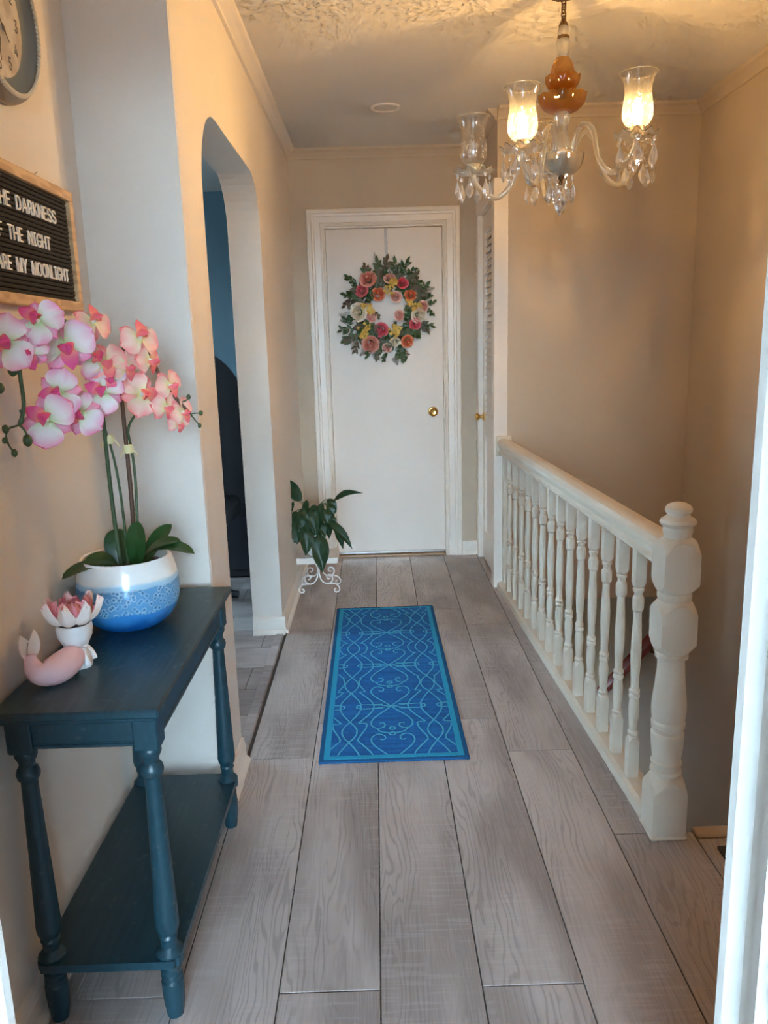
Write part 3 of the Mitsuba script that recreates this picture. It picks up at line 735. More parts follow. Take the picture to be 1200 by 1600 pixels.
PET = .058
RGT, UPW = np.array([.93, .36, 0]), np.array([0, 0, 1.0])
for i, (p, l, s_, pal, n_) in enumerate(FL):
    n_ = np.array(n_); lip = l[0] * RGT * 1.0 + l[1] * UPW
    orchid_flower(orc, p, n_, lip, PET * s_, pal, 11 + i)


def leaf(base, tip, width, sag, nrm=(0, 0, 1), fold=.18, rnd=.75, wave=0.0, nu=12, nv=7, sharp=1.6, thick=0.0):
    base, tip = np.asarray(base, float), np.asarray(tip, float); L = np.linalg.norm(tip - base)
    y = (tip - base) / L; x = vec(np.cross(y, nrm)); z = np.cross(x, y)

    def fn(u, v):
        t = 2 * v - 1
        wid = width / 2 * (np.sin(np.pi * u ** (.80 if rnd > .5 else 1.25)) ** rnd) * np.where(u > .5, (1 - ((u - .5) / .5) ** sharp * .35), 1)
        wid = np.maximum(wid, width * .02 * (1 - u))
        h = sag * L * 4 * u * (1 - u) + fold * np.abs(t) * wid + wave * L * .03 * np.sin(7 * u + 3 * t)
        return base + np.outer(t * wid, x) + np.outer(L * u, y) + np.outer(h, z)
    return grid(fn, nu, nv)[0]


for (b, t_, w, sg) in (((-.612, 1.795, .838), (-.745 + .03, 1.70, .848), .050, .16), ((-.612, 1.79, .838), (-.668, 1.715, .880), .045, .22), ((-.625, 1.835, .838), (-.640, 1.865, .925), .062, .05), ((-.578, 1.805, .838), (-.560, 1.79, .958), .052, .03),
                       ((-.575, 1.815, .838), (-.468, 1.80, .905), .052, .16), ((-.572, 1.82, .840), (-.430, 1.77, .880), .050, .22), ((-.57, 1.84, .838), (-.505, 1.87, .93), .045, .1), ((-.60, 1.84, .838), (-.62, 1.87, .90), .05, .1)):
    up = (0, -.55, .8) if abs(t_[0] - b[0]) < .07 else (0, -.25, 1)
    add('leaf', leaf(b, t_, w, sg, up, .22, sharp=9.0, rnd=.42, nu=18), 'leaf_dark', True, parent=orc)

# ------------------------------------------------------------------ mermaid planter and its flower
mp = thing('figurine_planter', 'small white ceramic figure planter with a curled pink fish tail', 'planter')
FX, FY = -.640, 1.555
torso = shell([(.0001, .030), (.012, .031), (.026, .040), (.034, .056), (.0365, .072), (.0355, .084)], .0035, 32); torso.apply_translation((FX, FY, TZ + .012))
add('head_bowl', torso, 'ceramic_white', 40, parent=mp)
body = lathe([(0, 0), (.022, 0), (.025, .006), (.022, .022), (.017, .036), (.016, .044), (.020, .048), (0, .050)], 28); body.apply_scale((1.05, .95, 1)); body.apply_translation((FX + .004, FY, TZ))
add('body', body, 'ceramic_white', 40, parent=mp)
for k, (dx, dy) in enumerate(((.022, -.012), (.020, .016))):
    P = smooth_path([(FX + .012, FY + dy * .9, TZ + .040), (FX + dx, FY + dy * 1.3, TZ + .026), (FX + dx + .006, FY + dy * 1.3, TZ + .008)], 12); add('arm', tube(P, np.linspace(.006, .0075, 12), 10), 'ceramic_white', True, parent=mp)
P = smooth_path([(FX + .004, FY - .012, TZ + .028), (FX - .002, FY - .048, TZ + .030), (FX - .018, FY - .086, TZ + .026), (FX - .038, FY - .100, TZ + .030), (FX - .052, FY - .095, TZ + .048), (FX - .056, FY - .088, TZ + .064)], 40)
rr = np.interp(np.linspace(0, 1, 40), [0, .15, .35, .55, .75, .9, 1], [.020, .028, .0305, .0285, .021, .014, .010])


def tail_col(v):
    a = np.asarray(v); t = noise_np(a * 60); return np.clip(np.array([.80, .52, .54]) + (t[:, None] - .5) * np.array([.05, .08, .06]), 0, 1)


noise_np = lambda q: meshkit.noise(q)
mat('scales', bumped(prin((.82, .53, .55), .25, specular=.5), lambda p, n, uv: smoothstep(.5, .1, voronoi(p.x * 150 + p.y * 60, p.z * 150 + p.y * 90)[0]), .0012, 8e-4))
tl = tube(P, rr, 20); tl.vertices[:, 2] = np.maximum(tl.vertices[:, 2], TZ + .0005)
add('tail', tl, 'scales', True, parent=mp, label='pink scaled tail')
for sgn in (-1, 1):
    m = leaf(P[-1] - np.array([0, 0, .012]), P[-1] + np.array([.006 * sgn + .000, .018 * sgn, .046]), .030, .05 * sgn, (.9, -.4, .1), .1, sharp=3)
    lo = m.copy(); lo.vertices += np.array([.9, -.4, .1]) * -.004; lo.invert(); add('tail_fin', cat([m, lo]), 'ceramic_cream', True, parent=mp)
lt = thing('lotus_flower', 'dusty pink artificial lotus flower in the figure planter', 'flower')
k = 0
add('flower_base', place(lathe([(0, 0), (.028, 0), (.030, .006), (.010, .012), (0, .012)], 20), (FX, FY, TZ + .088)), 'soil', 30, parent=lt)
for ring, (cnt, rad, L, W, tilt) in enumerate(((7, .018, .062, .040, 28), (7, .014, .050, .036, 44), (6, .009, .042, .030, 58), (5, .005, .034, .024, 74))):
    for i in range(cnt):
        a = 2 * math.pi * (i + .5 * (ring % 2)) / cnt + .3
        m, u, t = petal_pts(L, W, -.55, .25, i, tipw=.62, nu=9, nv=7); m.vertices[:, 2] += .28 * W * t * t
        c0, c1 = ((.62, .16, .20), (.74, .30, .34)) if ring else ((.66, .22, .25), (.82, .62, .58))
        c = lerp3(c0, c1, u); c = c * (1 - .3 * sst(.7, 1, np.abs(t))[:, None]) + .3 * sst(.7, 1, np.abs(t))[:, None] * np.array((.85, .62, .60))
        ct, stl = math.cos(math.radians(tilt)), math.sin(math.radians(tilt)); o = np.array([math.cos(a), math.sin(a), 0]); up = np.array([0, 0, 1.0]); yv = o * ct + up * stl; zv = -o * stl + up * ct; xv = np.cross(yv, zv)
        front = place(m, (FX, FY, TZ + .096), xv, yv, zv); front.vertices += o * rad
        back = front.copy(); back.vertices -= zv * .0016; back.invert(); cb = np.tile((.82, .72, .66), (len(c), 1)) if ring == 0 else c
        add('petal', cat([front, back]), 'vcol', True, parent=lt, color=np.clip(np.vstack([c, cb]), 0, 1))

# ------------------------------------------------------------------ wall clock and letter board on the left wall
WZ = lambda m, y, z, x=XL: place(m, (x, y, z), (0, 1, 0), (0, 0, 1), (1, 0, 0))
ck = thing('wall_clock', 'round bronze wall clock with rope trimmed rim and aged face', 'clock')
CY, CZ = 1.708, 2.006
add('rim', WZ(lathe([(.152, .002), (.168, .002), (.171, .008), (.170, .018), (.166, .027), (.160, .033), (.152, .036), (.1505, .034), (.1505, .010)], 72), CY, CZ), 'clock_gold', 35, parent=ck)
add('inner_ring', WZ(lathe([(.150, .0335), (.1495, .034), (.138, .022), (.127, .015), (.121, .0145), (.121, .013)], 72), CY, CZ), 'clock_grey', 40, parent=ck)
ro = []
for i in range(110):
    a = 2 * math.pi * i / 110; s = trimesh.creation.icosphere(1, .0046); s.apply_scale((1, 1.5, 1)); s.apply_transform(trimesh.transformations.rotation_matrix(.7, (1, 0, 0))); s.apply_transform(trimesh.transformations.rotation_matrix(a + .6, (0, 0, 1))); s.apply_translation((.1545 * math.cos(a), .1545 * math.sin(a), .0365)); ro.append(s)
add('rope_trim', WZ(cat(ro), CY, CZ), 'rope', True, parent=ck, label='twisted rope trim on the rim')
add('face', WZ(lathe([(0, .004), (.123, .004), (.123, .0145), (0, .0145)], 64), CY, CZ), 'clock_face', parent=ck)
for h in range(1, 13):
    m = meshkit.text_mesh(str(h), .022, .0006); c = m.bounds.mean(0); m.apply_translation((-c[0], -c[1], 0)); a = math.radians(90 - 30 * h); m.apply_scale((.85, 1.1, 1)); m.apply_translation((.098 * math.cos(a), .098 * math.sin(a), .0145)); add('numeral', WZ(m, CY, CZ), 'clock_ink', parent=ck)


def hand(ang, L):
    poly = Polygon([(-.0016, -.014), (.0016, -.014), (.0014, .42 * L), (.0058, .56 * L), (.0014, .74 * L), (.0006, L), (-.0006, L), (-.0014, .74 * L), (-.0058, .56 * L), (-.0014, .42 * L)])
    m = extr(poly, .0008); m.apply_transform(trimesh.transformations.rotation_matrix(-math.radians(ang), (0, 0, 1))); return m


add('hour_hand', WZ(place(hand(133, .068), (0, 0, .0175)), CY, CZ), 'clock_ink', parent=ck); add('minute_hand', WZ(place(hand(181, .095), (0, 0, .019)), CY, CZ), 'clock_ink', parent=ck)
add('hand_pin', WZ(lathe([(0, .0145), (.006, .0145), (.006, .021), (0, .022)], 16), CY, CZ), 'clock_ink', 30, parent=ck)

lb = thing('letter_board', 'black felt letter board in pale oak frame on the left wall', 'letter board')
BY0, BY1, BZ0, BZ1, FW = 1.44, 1.998, 1.442, 1.717, .022
for (y0, y1, z0, z1) in ((BY0, BY1, BZ1 - FW, BZ1), (BY0, BY1, BZ0, BZ0 + FW), (BY0, BY0 + FW, BZ0 + FW, BZ1 - FW), (BY1 - FW, BY1, BZ0 + FW, BZ1 - FW)):
    add('frame_side', cbox(XL + .001, XL + .026, y0, y1, z0, z1, .0015), 'wood_light', parent=lb)
add('backing', box(XL + .001, XL + .010, BY0 + FW, BY1 - FW, BZ0 + FW, BZ1 - FW), 'felt', parent=lb)
rb = []
nr = 24; hz = (BZ1 - BZ0 - 2 * FW) / nr
ridge = [(0, .0008), (.0062, .0008), (.0075, .0030), (.0075, hz - .0030), (.0062, hz - .0008), (0, hz - .0008)]
ridges = mikit.ply(mould((XL + .009, BY0 + FW, 0), (XL + .009, BY1 - FW, 0), ridge, (1, 0, 0)), 'mat_felt')
for i in range(nr):
    put('felt_ridge', ridges, lb, T().translate([0, 0, BZ0 + FW + i * hz]))
GL = {}


def word_line(text, y_end, z0, y_start, h=.0285, anchor=None):
    """Letters set one by one; y_start..y_end is the extent of the words from `anchor` on."""
    adv, xs = 0.0, []
    for ch in text:
        if ch == ' ':
            adv += .42 * h; xs.append(None); continue
        m = meshkit.text_mesh(ch, 1.0, .12, bold=False) if ch not in GL else GL[ch]; GL[ch] = m
        w = m.bounds[1][0] - m.bounds[0][0]; xs.append((adv, m)); adv += (w * .50 + .085) * h
    ia = text.index(anchor); a0 = xs[ia][0]; k = (y_end - y_start) / (adv - a0)
    for x in xs:
        if x is None: continue
        m = x[1].copy(); m.apply_translation((-m.bounds[0][0], 0, 0)); m.apply_scale((h * .50 * k, h, .0030 / .12)); m.apply_translation((y_start + (x[0] - a0) * k, 0, 0))
        add('letter', place(m, (XL + .0165, 0, z0), (0, 1, 0), (0, 0, 1), (1, 0, 0)), 'letter', parent=lb)


word_line('THE DARKNESS', 1.906, 1.632, 1.698, anchor='D'); word_line('OF THE NIGHT', 1.858, 1.569, 1.645, anchor='T'); word_line('ARE MY MOONLIGHT', 1.946, 1.508, 1.667, anchor='M')
add('hanger', tube([(XL + .02, 1.80, BZ1), (XL + .022, 1.807, BZ1 + .006), (XL + .022, 1.812, BZ1 + .008)], .0015, 6), 'steel', parent=lb)

# ------------------------------------------------------------------ wreath on the end door
mat('strap', prin((.42, .41, .40), .35))
wh = thing('wreath_hanger', 'thin grey metal strap hanging over the end door', 'hanger')
YD = YE + .03
add('strap', cat([cbox(.082, .100, YD - .003, YD - .0005, 1.80, DZ - .012, .0006), cbox(.082, .100, YD - .03, YD - .001, 1.80, 1.803, .0006), cbox(.082, .100, YD - .031, YD - .028, 1.80, 1.825, .0006)]), 'strap', parent=wh)
wr = thing('wreath', 'round door wreath of pink, peach and cream roses with greenery', 'wreath')
WX, WZc, WS = .094, 1.552, 6.3158 * 257.0       # wreath centre; pixels of the study per metre
tw = []
for i in range(26):
    ph_, r0, tz = rng.uniform(0, 6.28), rng.uniform(.150, .205), rng.uniform(0, 6.28); g = np.linspace(0, 2 * np.pi, 48)
    rad = r0 + .014 * np.sin(3 * g + ph_); y = YD - .026 + .014 * np.sin(4 * g + tz)
    tw.append(tube(np.c_[WX + rad * np.cos(g), y, WZc + rad * np.sin(g)], .0022, 5))
add('twig_ring', cat(tw), 'twig', True, parent=wr)


def wpt(zx, zy, d):
    return np.array([WX + (zx - 632) / WS, YD - d, WZc - (zy - 597) / WS])


def rose(parent, pos, size, n, c_in, c_out, seed, deep=1.0):
    r = random.Random(seed); x, y, z = frame(n, (0, 0, 1)); V, C = [], []
    for ring, (cnt, rad, op, hh) in enumerate(((2, .09, .0, .98), (3, .20, .06, .95), (4, .36, .22, .86), (5, .54, .45, .68), (6, .70, .75, .46))):
        for i in range(cnt):
            a = 2 * math.pi * (i + .35 * ring) / cnt + r.uniform(-.2, .2); wv = 1.25 * math.pi / cnt

            def fn(u, v):
                th = a + (v - .5) * 2 * wv * (.75 + .5 * u * (1 - .35 * u)); R_ = size * (rad * (.60 + 1.15 * u - .75 * u * u) + op * .34 * u ** 2.4 * (1 - .25 * (2 * v - 1) ** 2))
                zz = size * (hh * u ** .8 - op * .22 * u ** 3 - .10 * (2 * v - 1) ** 2 * u)
                return np.stack([R_ * np.cos(th), R_ * np.sin(th), zz], -1)
            m, u, v = grid(fn, 5, 6); V.append(m); k = np.clip((ring / 4.0) * .55 + .50 * u ** 3, 0, 1)
            C.append(lerp3(c_in, c_out, k) * r.uniform(.93, 1.04))
    bud_ = trimesh.creation.icosphere(1, .17 * size); bud_.apply_scale((1, 1, 1.5)); bud_.apply_translation((0, 0, .72 * size)); V.append(bud_); C.append(np.tile(np.asarray(c_in) * .5 + np.asarray(c_out) * .5, (len(bud_.vertices), 1)))
    add('rose', place(cat(V), pos, x, y, z), 'vcol', True, parent=parent, color=np.clip(np.vstack(C), 0, 1))


RC = {'pink': ((.58, .06, .10), (.74, .26, .28)), 'coral': ((.66, .15, .06), (.76, .30, .16)), 'peach': ((.66, .22, .16), (.78, .42, .33)), 'blush': ((.70, .28, .24), (.80, .60, .52)), 'cream': ((.74, .66, .48), (.80, .76, .66)), 'hot': ((.62, .05, .11), (.78, .20, .24))}
for i, (a, b, s_, c) in enumerate(((445, 312, 82, 'peach'), (382, 412, 66, 'pink'), (535, 450, 66, 'coral'), (655, 310, 60, 'blush'), (775, 355, 58, 'hot'), (712, 480, 56, 'blush'), (850, 468, 58, 'coral'), (965, 575, 58, 'blush'), (925, 655, 78, 'cream'), (890, 740, 58, 'hot'),
                                  (808, 900, 62, 'coral'), (690, 905, 54, 'cream'), (610, 960, 48, 'blush'), (448, 915, 86, 'peach'), (560, 785, 70, 'hot'), (345, 610, 88, 'cream'), (468, 660, 56, 'blush'), (735, 655, 54, 'blush'))):
    dx, dz = (a - 632) / WS, -(b - 597) / WS; p = wpt(a, b, .050)
    rose(wr, p, 1.15 * s_ / WS, (dx * 2.2 + rng.uniform(-.2, .2), -1, dz * 2.2 + rng.uniform(-.2, .2)), *RC[c], 40 + i)
for i, (a, b, s_) in enumerate(((648, 400, 58), (425, 540, 55), (395, 775, 66), (675, 805, 58), (840, 545, 42), (905, 580, 45), (380, 840, 36), (460, 600, 34), (715, 780, 36), (690, 335, 36))):
    ms = []
    for k in range(15):
        r = s_ / WS * math.sqrt(rng.random()); an = rng.uniform(0, 6.28); c0 = wpt(a, b, .078 + rng.uniform(0, .018)) + np.array([r * math.cos(an), 0, r * math.sin(an)]); nn = (rng.uniform(-1, 1), -1, rng.uniform(-1, 1)); x, y, z = frame(nn, (0, 0, 1))
        for q in range(4):
            m, u, t = petal_pts(.0115, .0095, .3, .3, q, nu=4, nv=4); m.apply_transform(trimesh.transformations.rotation_matrix(q * 1.571, (0, 0, 1))); ms.append(place(m, c0, x, y, z))
    if i == 0: mat('yellow_bloom', prin((.66, .46, .10), .6))
    add('blossom_cluster', cat(ms), 'yellow_bloom', True, parent=wr)


def sprig(a, b, ang, L, n, W, m_, d=.035, kind='leaf_sprig'):
    ms = []; p0 = wpt(a, b, d); e = np.array([math.cos(ang), 0, math.sin(ang)]); pts_ = [p0 + e * L * t + np.array([0, -.018 * t + .02 * t * t, 0]) for t in np.linspace(0, 1, 6)]
    ms.append(tube(pts_, .0013, 5))
    for i in range(n):
        t = .15 + .85 * i / max(1, n - 1); sd = (-1) ** i; la = ang + (sd * rng.uniform(.5, 1.0) if i < n - 1 else rng.uniform(-.2, .2)); q = p0 + e * L * t + np.array([0, -.012, 0]); l = L * rng.uniform(.38, .55)
        ms.append(leaf(q, q + np.array([math.cos(la) * l, rng.uniform(-.012, .008), math.sin(la) * l]), W * rng.uniform(.8, 1.15), .08, (rng.uniform(-.4, .4), -1, rng.uniform(-.4, .4)), .25, nu=7, nv=5))
    add(kind, cat(ms), m_, True, parent=wr)


for (a, b, an, L, n, W, m_) in ((340, 360, 140, .075, 6, .024, 'leaf_dark'), (330, 450, 175, .07, 6, .024, 'leaf_dark'), (300, 480, 215, .07, 5, .022, 'twig'), (560, 280, 100, .085, 7, .022, 'leaf_mid'), (600, 260, 75, .085, 6, .024, 'leaf_olive'), (720, 270, 50, .09, 7, .024, 'leaf_dark'), (780, 280, 25, .075, 6, .022, 'leaf_dark'), (690, 250, 85, .07, 5, .022, 'leaf_mid'),
        (860, 380, 60, .075, 6, .020, 'leaf_olive'), (900, 440, 35, .08, 7, .020, 'leaf_mid'), (950, 490, 10, .055, 6, .020, 'leaf_dark'), (1000, 560, 20, .05, 5, .022, 'leaf_mid'), (1000, 590, -40, .05, 5, .020, 'leaf_dark'), (930, 720, -20, .075, 6, .018, 'leaf_mid'), (950, 700, -60, .07, 6, .016, 'leaf_grey'),
        (800, 720, 80, .055, 5, .022, 'leaf_dark'), (790, 800, 200, .06, 6, .022, 'leaf_grey'), (820, 800, -20, .06, 6, .022, 'leaf_mid'), (760, 960, -80, .065, 6, .022, 'leaf_dark'), (690, 980, -60, .07, 6, .022, 'leaf_mid'), (600, 1000, -110, .05, 6, .016, 'leaf_dark'), (520, 970, -100, .055, 6, .016, 'leaf_grey'), (450, 960, -120, .055, 6, .018, 'leaf_dark'),
        (330, 830, 200, .085, 7, .022, 'leaf_mid'), (300, 760, 190, .085, 7, .020, 'leaf_dark'), (310, 800, 225, .08, 7, .022, 'leaf_olive'), (290, 720, 150, .06, 6, .020, 'leaf_dark'), (480, 850, 60, .06, 6, .028, 'leaf_grey'), (540, 880, -30, .06, 5, .028, 'leaf_grey'), (470, 380, 20, .075, 6, .024, 'leaf_grey'), (440, 400, -60, .055, 5, .024, 'leaf_mid'),
        (790, 560, -60, .055, 5, .020, 'leaf_dark'), (550, 690, 120, .04, 4, .020, 'leaf_grey'), (350, 870, 240, .075, 6, .018, 'leaf_olive'), (480, 250, 130, .06, 6, .018, 'leaf_olive'), (680, 700, -80, .05, 4, .020, 'leaf_dark')):
    sprig(a, b, math.radians(an), L, n, W, m_, d=.050 if m_ == 'leaf_grey' or 420 < a < 830 and 360 < b < 860 else .030)
for i in range(78):
    g_ = 2 * math.pi * (i + rng.uniform(-.3, .3)) / 78; r_ = rng.uniform(170, 300) if i % 3 else rng.uniform(250, 330)
    sprig(632 + r_ * math.cos(g_), 597 - r_ * math.sin(g_), g_ + rng.choice((-1, 1)) * rng.uniform(.2, 1.1), rng.uniform(.05, .08), 6, rng.uniform(.022, .030), rng.choice(('leaf_dark', 'leaf_dark', 'leaf_mid', 'leaf_grey', 'leaf_olive')), d=rng.uniform(.024, .042))
for (a, b, an, L) in ((300, 640, 172, .105), (540, 240, 95, .12), (960, 430, 8, .085), (930, 760, -35, .08), (330, 860, 230, .085), (500, 980, 250, .06), (740, 980, -40, .07), (690, 1040, -88, .06), (260, 700, 165, .07), (960, 740, -60, .07), (420, 960, 215, .07), (330, 540, 165, .075)):
    ms = []; an = math.radians(an); p0 = wpt(a, b, .022); e = np.array([math.cos(an), 0, math.sin(an)]); nrm = np.array([-e[2], 0, e[0]])
    ms.append(tube([p0 + e * L * t + nrm * .01 * t * t for t in np.linspace(0, 1, 6)], .0008, 4))
    for i in range(11):
        t = .12 + .8 * i / 10; q = p0 + e * L * t + nrm * .01 * t * t
        for sd in (-1, 1):
            w_ = e * .5 + nrm * sd * .85 + np.array([0, rng.uniform(-.3, .1), 0]); ms.append(tube([q, q + w_ * .016 * (1.15 - t), q + w_ * .030 * (1.15 - t) + e * .004], [.0009, .0011, .0004], 4))
    add('fern_spray', cat(ms), 'leaf_grey' if L > .08 else 'leaf_olive', True, parent=wr)

# ------------------------------------------------------------------ plant stand and peace lily
ps = thing('plant_stand', 'low white plant stand with scrolled iron legs beside the end door', 'plant stand')
SX, SZ = -.350, .212
add('top', cbox(SX - .112, SX + .118, 4.165, 4.375, SZ - .036, SZ, .004), 'trim', parent=ps)
K = .000478
curves = [[(240, 1070), (300, 1095), (350, 1150), (378, 1240), (372, 1310), (340, 1380), (290, 1408), (240, 1390), (222, 1350), (240, 1305), (275, 1300), (292, 1325), (280, 1350), (258, 1345)],
          [(290, 1408), (240, 1408), (190, 1415), (155, 1450), (150, 1490), (178, 1515), (205, 1500), (202, 1474), (184, 1472)]]
for (yp, sc) in ((4.195, 1.0), (4.345, 1.0)):
    for s in (1, -1):
        ms = []
        for c in curves:
            P = smooth_path([(SX + .005 + s * (x - 384) * K * -1 * -1, yp, (1521 - y) * K * .985 + .002) for x, y in c], 60); ms.append(tube(P, .0042, 7))
        add('scroll_leg', cat(ms), 'iron_white', True, parent=ps)
add('brace', tube([(SX + .005, 4.195, .13), (SX + .005, 4.345, .13)], .004, 7), 'iron_white', True, parent=ps)
p2 = thing('flower_pot', 'small white pot on the scrolled plant stand', 'flower pot')
GX, GY = -.360, 4.262
pm2 = shell([(0, 0), (.040, 0), (.044, .004), (.054, .075), (.060, .108), (.064, .110), (.064, .118)], .004, 40); pm2.apply_translation((GX, GY, SZ + .001)); add('pot', pm2, 'ceramic_white', 35, parent=p2)
pl = thing('potted_plant', 'dark green drooping leafy plant in the white pot', 'potted plant')
add('soil', place(lathe([(0, 0), (.055, 0), (.055, .003), (0, .008)], 24), (GX, GY, SZ + .092)), 'soil', 30, parent=pl)
PK = 1 / 7.443 / 279.0


def lp(zx, zy, y):
    return np.array([-.360 + (zx - 398) * PK * (y / 4.27), y, .345 + (745 - zy) * PK * 1.02 * (y / 4.27)])


for (b, t_, w, y0, y1, sg, nx, nz) in (((262, 392), (92, 105), 150, 4.25, 4.20, -.10, .5, .2), ((642, 388), (985, 275), 80, 4.24, 4.15, .16, 0, .8), ((470, 742), (490, 1165), 185, 4.17, 4.10, .05, 0, .25), ((335, 650), (302, 975), 150, 4.18, 4.13, .07, .2, .3), ((215, 600), (205, 850), 170, 4.20, 4.15, .1, -.1, .4),
                                       ((570, 600), (846, 915), 100, 4.22, 4.14, .10, .35, .4), ((645, 705), (733, 930), 82, 4.24, 4.17, .08, .3, .3), ((150, 560), (122, 945), 70, 4.27, 4.22, .05, .4, .1), ((330, 372), (322, 565), 90, 4.22, 4.18, .08, -.5, .1), ((505, 395), (455, 725), 110, 4.20, 4.16, .10, -.3, .3),
                                       ((560, 380), (672, 495), 90, 4.24, 4.22, .14, .4, .5), ((540, 650), (570, 820), 90, 4.26, 4.20, .06, .4, .2), ((170, 400), (130, 560), 70, 4.25, 4.21, .1, -.5, .2), ((600, 430), (560, 610), 85, 4.22, 4.20, .1, .3, .2), ((400, 480), (425, 745), 120, 4.19, 4.15, .08, 0, .35), ((265, 470), (300, 700), 120, 4.22, 4.17, .08, .2, .4),
                                       ((640, 470), (600, 590), 60, 4.28, 4.28, .1, .5, .1), ((380, 620), (390, 900), 110, 4.24, 4.19, .05, .1, .2), ((230, 620), (260, 800), 120, 4.25, 4.20, .06, .1, .3), ((480, 560), (440, 700), 100, 4.27, 4.24, .1, 0, .6),
    ((300, 440), (350, 640), 110, 4.21, 4.17, .1, .2, .4), ((520, 470), (560, 640), 110, 4.20, 4.17, .1, .3, .3), ((420, 430), (380, 600), 100, 4.23, 4.20, .12, -.2, .5), ((200, 500), (150, 700), 110, 4.23, 4.19, .08, -.2, .3), ((350, 560), (240, 760), 130, 4.19, 4.16, .08, 0, .4), ((440, 600), (540, 780), 110, 4.20, 4.16, .08, .3, .4), ((560, 420), (640, 560), 80, 4.22, 4.20, .12, .3, .5), ((250, 560), (330, 770), 120, 4.20, 4.16, .08, .1, .4), ((600, 560), (640, 700), 70, 4.24, 4.22, .1, .3, .4), ((130, 640), (140, 820), 80, 4.26, 4.23, .06, .1, .2)):
    B, Tp = lp(*b, y0), lp(*t_, y1)
    add('leaf', leaf(B, Tp, w * PK * 1.06, sg, (nx, -1, nz), .22, wave=.8, sharp=2.2, nu=14), 'leaf_lily', True, parent=pl)
    r0 = np.array([GX + rng.uniform(-.03, .03), GY + rng.uniform(-.03, .03), SZ + .095]); mid = (r0 + B) / 2 + np.array([(r0[0] - B[0]) * .15, 0, .05 + abs(B[0] - GX) * .2])
    add('leaf_stalk', tube(smooth_path([r0, mid, B, B + (Tp - B) * .3], 14), np.linspace(.0026, .0014, 14), 6), 'leaf_lily', True, parent=pl)

# ------------------------------------------------------------------ ceiling fixtures
cp_ = thing('ceiling_plate', 'small round blank cover plate on the textured ceiling', 'cover plate')
add('rim', place(lathe([(.074, 0), (.072, .006), (.066, .008), (.058, .006), (.056, .003)], 40), (.09, 4.14, HC), (1, 0, 0), (0, -1, 0), (0, 0, -1)), 'trim', 35, parent=cp_)
add('disc', place(lathe([(.060, .0), (.060, .003), (0, .003)], 40), (.09, 4.14, HC), (1, 0, 0), (0, -1, 0), (0, 0, -1)), 'ceiling', parent=cp_)
QX, QY = .652, 2.84
cm_ = thing('ceiling_medallion', 'round plaster ceiling medallion above the chandelier', 'ceiling medallion')
add('disc', place(lathe([(.295, 0), (.294, .006), (.288, .009), (.280, .009), (.274, .005), (.235, .005), (.225, .008), (.210, .008), (.20, .004), (.12, .004), (.10, .010), (0, .010)], 72), (QX, QY, HC), (1, 0, 0), (0, -1, 0), (0, 0, -1)), 'ceiling', 35, parent=cm_)

# ------------------------------------------------------------------ chandelier
ch = thing('chandelier', 'five arm crystal chandelier with amber glass cups and lit hurricane shades', 'chandelier')
C0 = np.array([QX, QY, 0.0])
CL = lambda prof, n=40: place(lathe(prof, n), C0)
add('canopy', CL([(0, HC - .045), (.02, HC - .044), (.045, HC - .036), (.058, HC - .022), (.062, HC - .012), (0, HC - .012)]), 'bronze', 35, parent=ch)
lk = [(.0085 * math.cos(a), .0, .015 * math.sin(a)) for a in np.linspace(0, 2 * np.pi, 25)]
for i in range(4):
    z = 2.418 - i * .0185
    m = tube(lk, .0026, 7)
    if i % 2: m.apply_transform(trimesh.transformations.rotation_matrix(math.pi / 2, (0, 0, 1)))
    m.apply_transform(trimesh.transformations.rotation_matrix(.5, (0, 0, 1))); m.apply_translation((QX, QY, z)); add('chain_link', m, 'bronze', True, parent=ch)


def flute(m, n, amt, z0=None):
    v = m.vertices; a = np.arctan2(v[:, 1] - QY, v[:, 0] - QX); k = 1 + amt * np.cos(n * a); v[:, 0] = QX + (v[:, 0] - QX) * k; v[:, 1] = QY + (v[:, 1] - QY) * k; m.vertices = v; return m


add('stem_cap', CL([(0, 2.372), (.006, 2.371), (.009, 2.362), (.014, 2.354), (.016, 2.347), (0, 2.346)]), 'bronze', 35, parent=ch)
add('crown_glass', flute(CL([(0, 2.318), (.017, 2.318), (.0185, 2.324), (.0165, 2.338), (.0135, 2.347), (0, 2.347)], 48), 8, .06), 'glass', 40, parent=ch)
add('collar', CL([(0, 2.308), (.0185, 2.308), (.0195, 2.313), (.0185, 2.318), (0, 2.318)]), 'bronze', 35, parent=ch)
add('stem_glass', flute(CL([(0, 2.252), (.0215, 2.252), (.0190, 2.270), (.0185, 2.285), (.0215, 2.292), (.0225, 2.300), (.019, 2.308), (0, 2.308)], 48), 10, .03), 'glass', 40, parent=ch)
add('amber_vase', flute(CL([(0, 2.186), (.026, 2.186), (.0375, 2.196), (.0385, 2.212), (.033, 2.232), (.0240, 2.246), (.0215, 2.252), (0, 2.252)], 64), 10, .03), 'amber', 40, parent=ch)


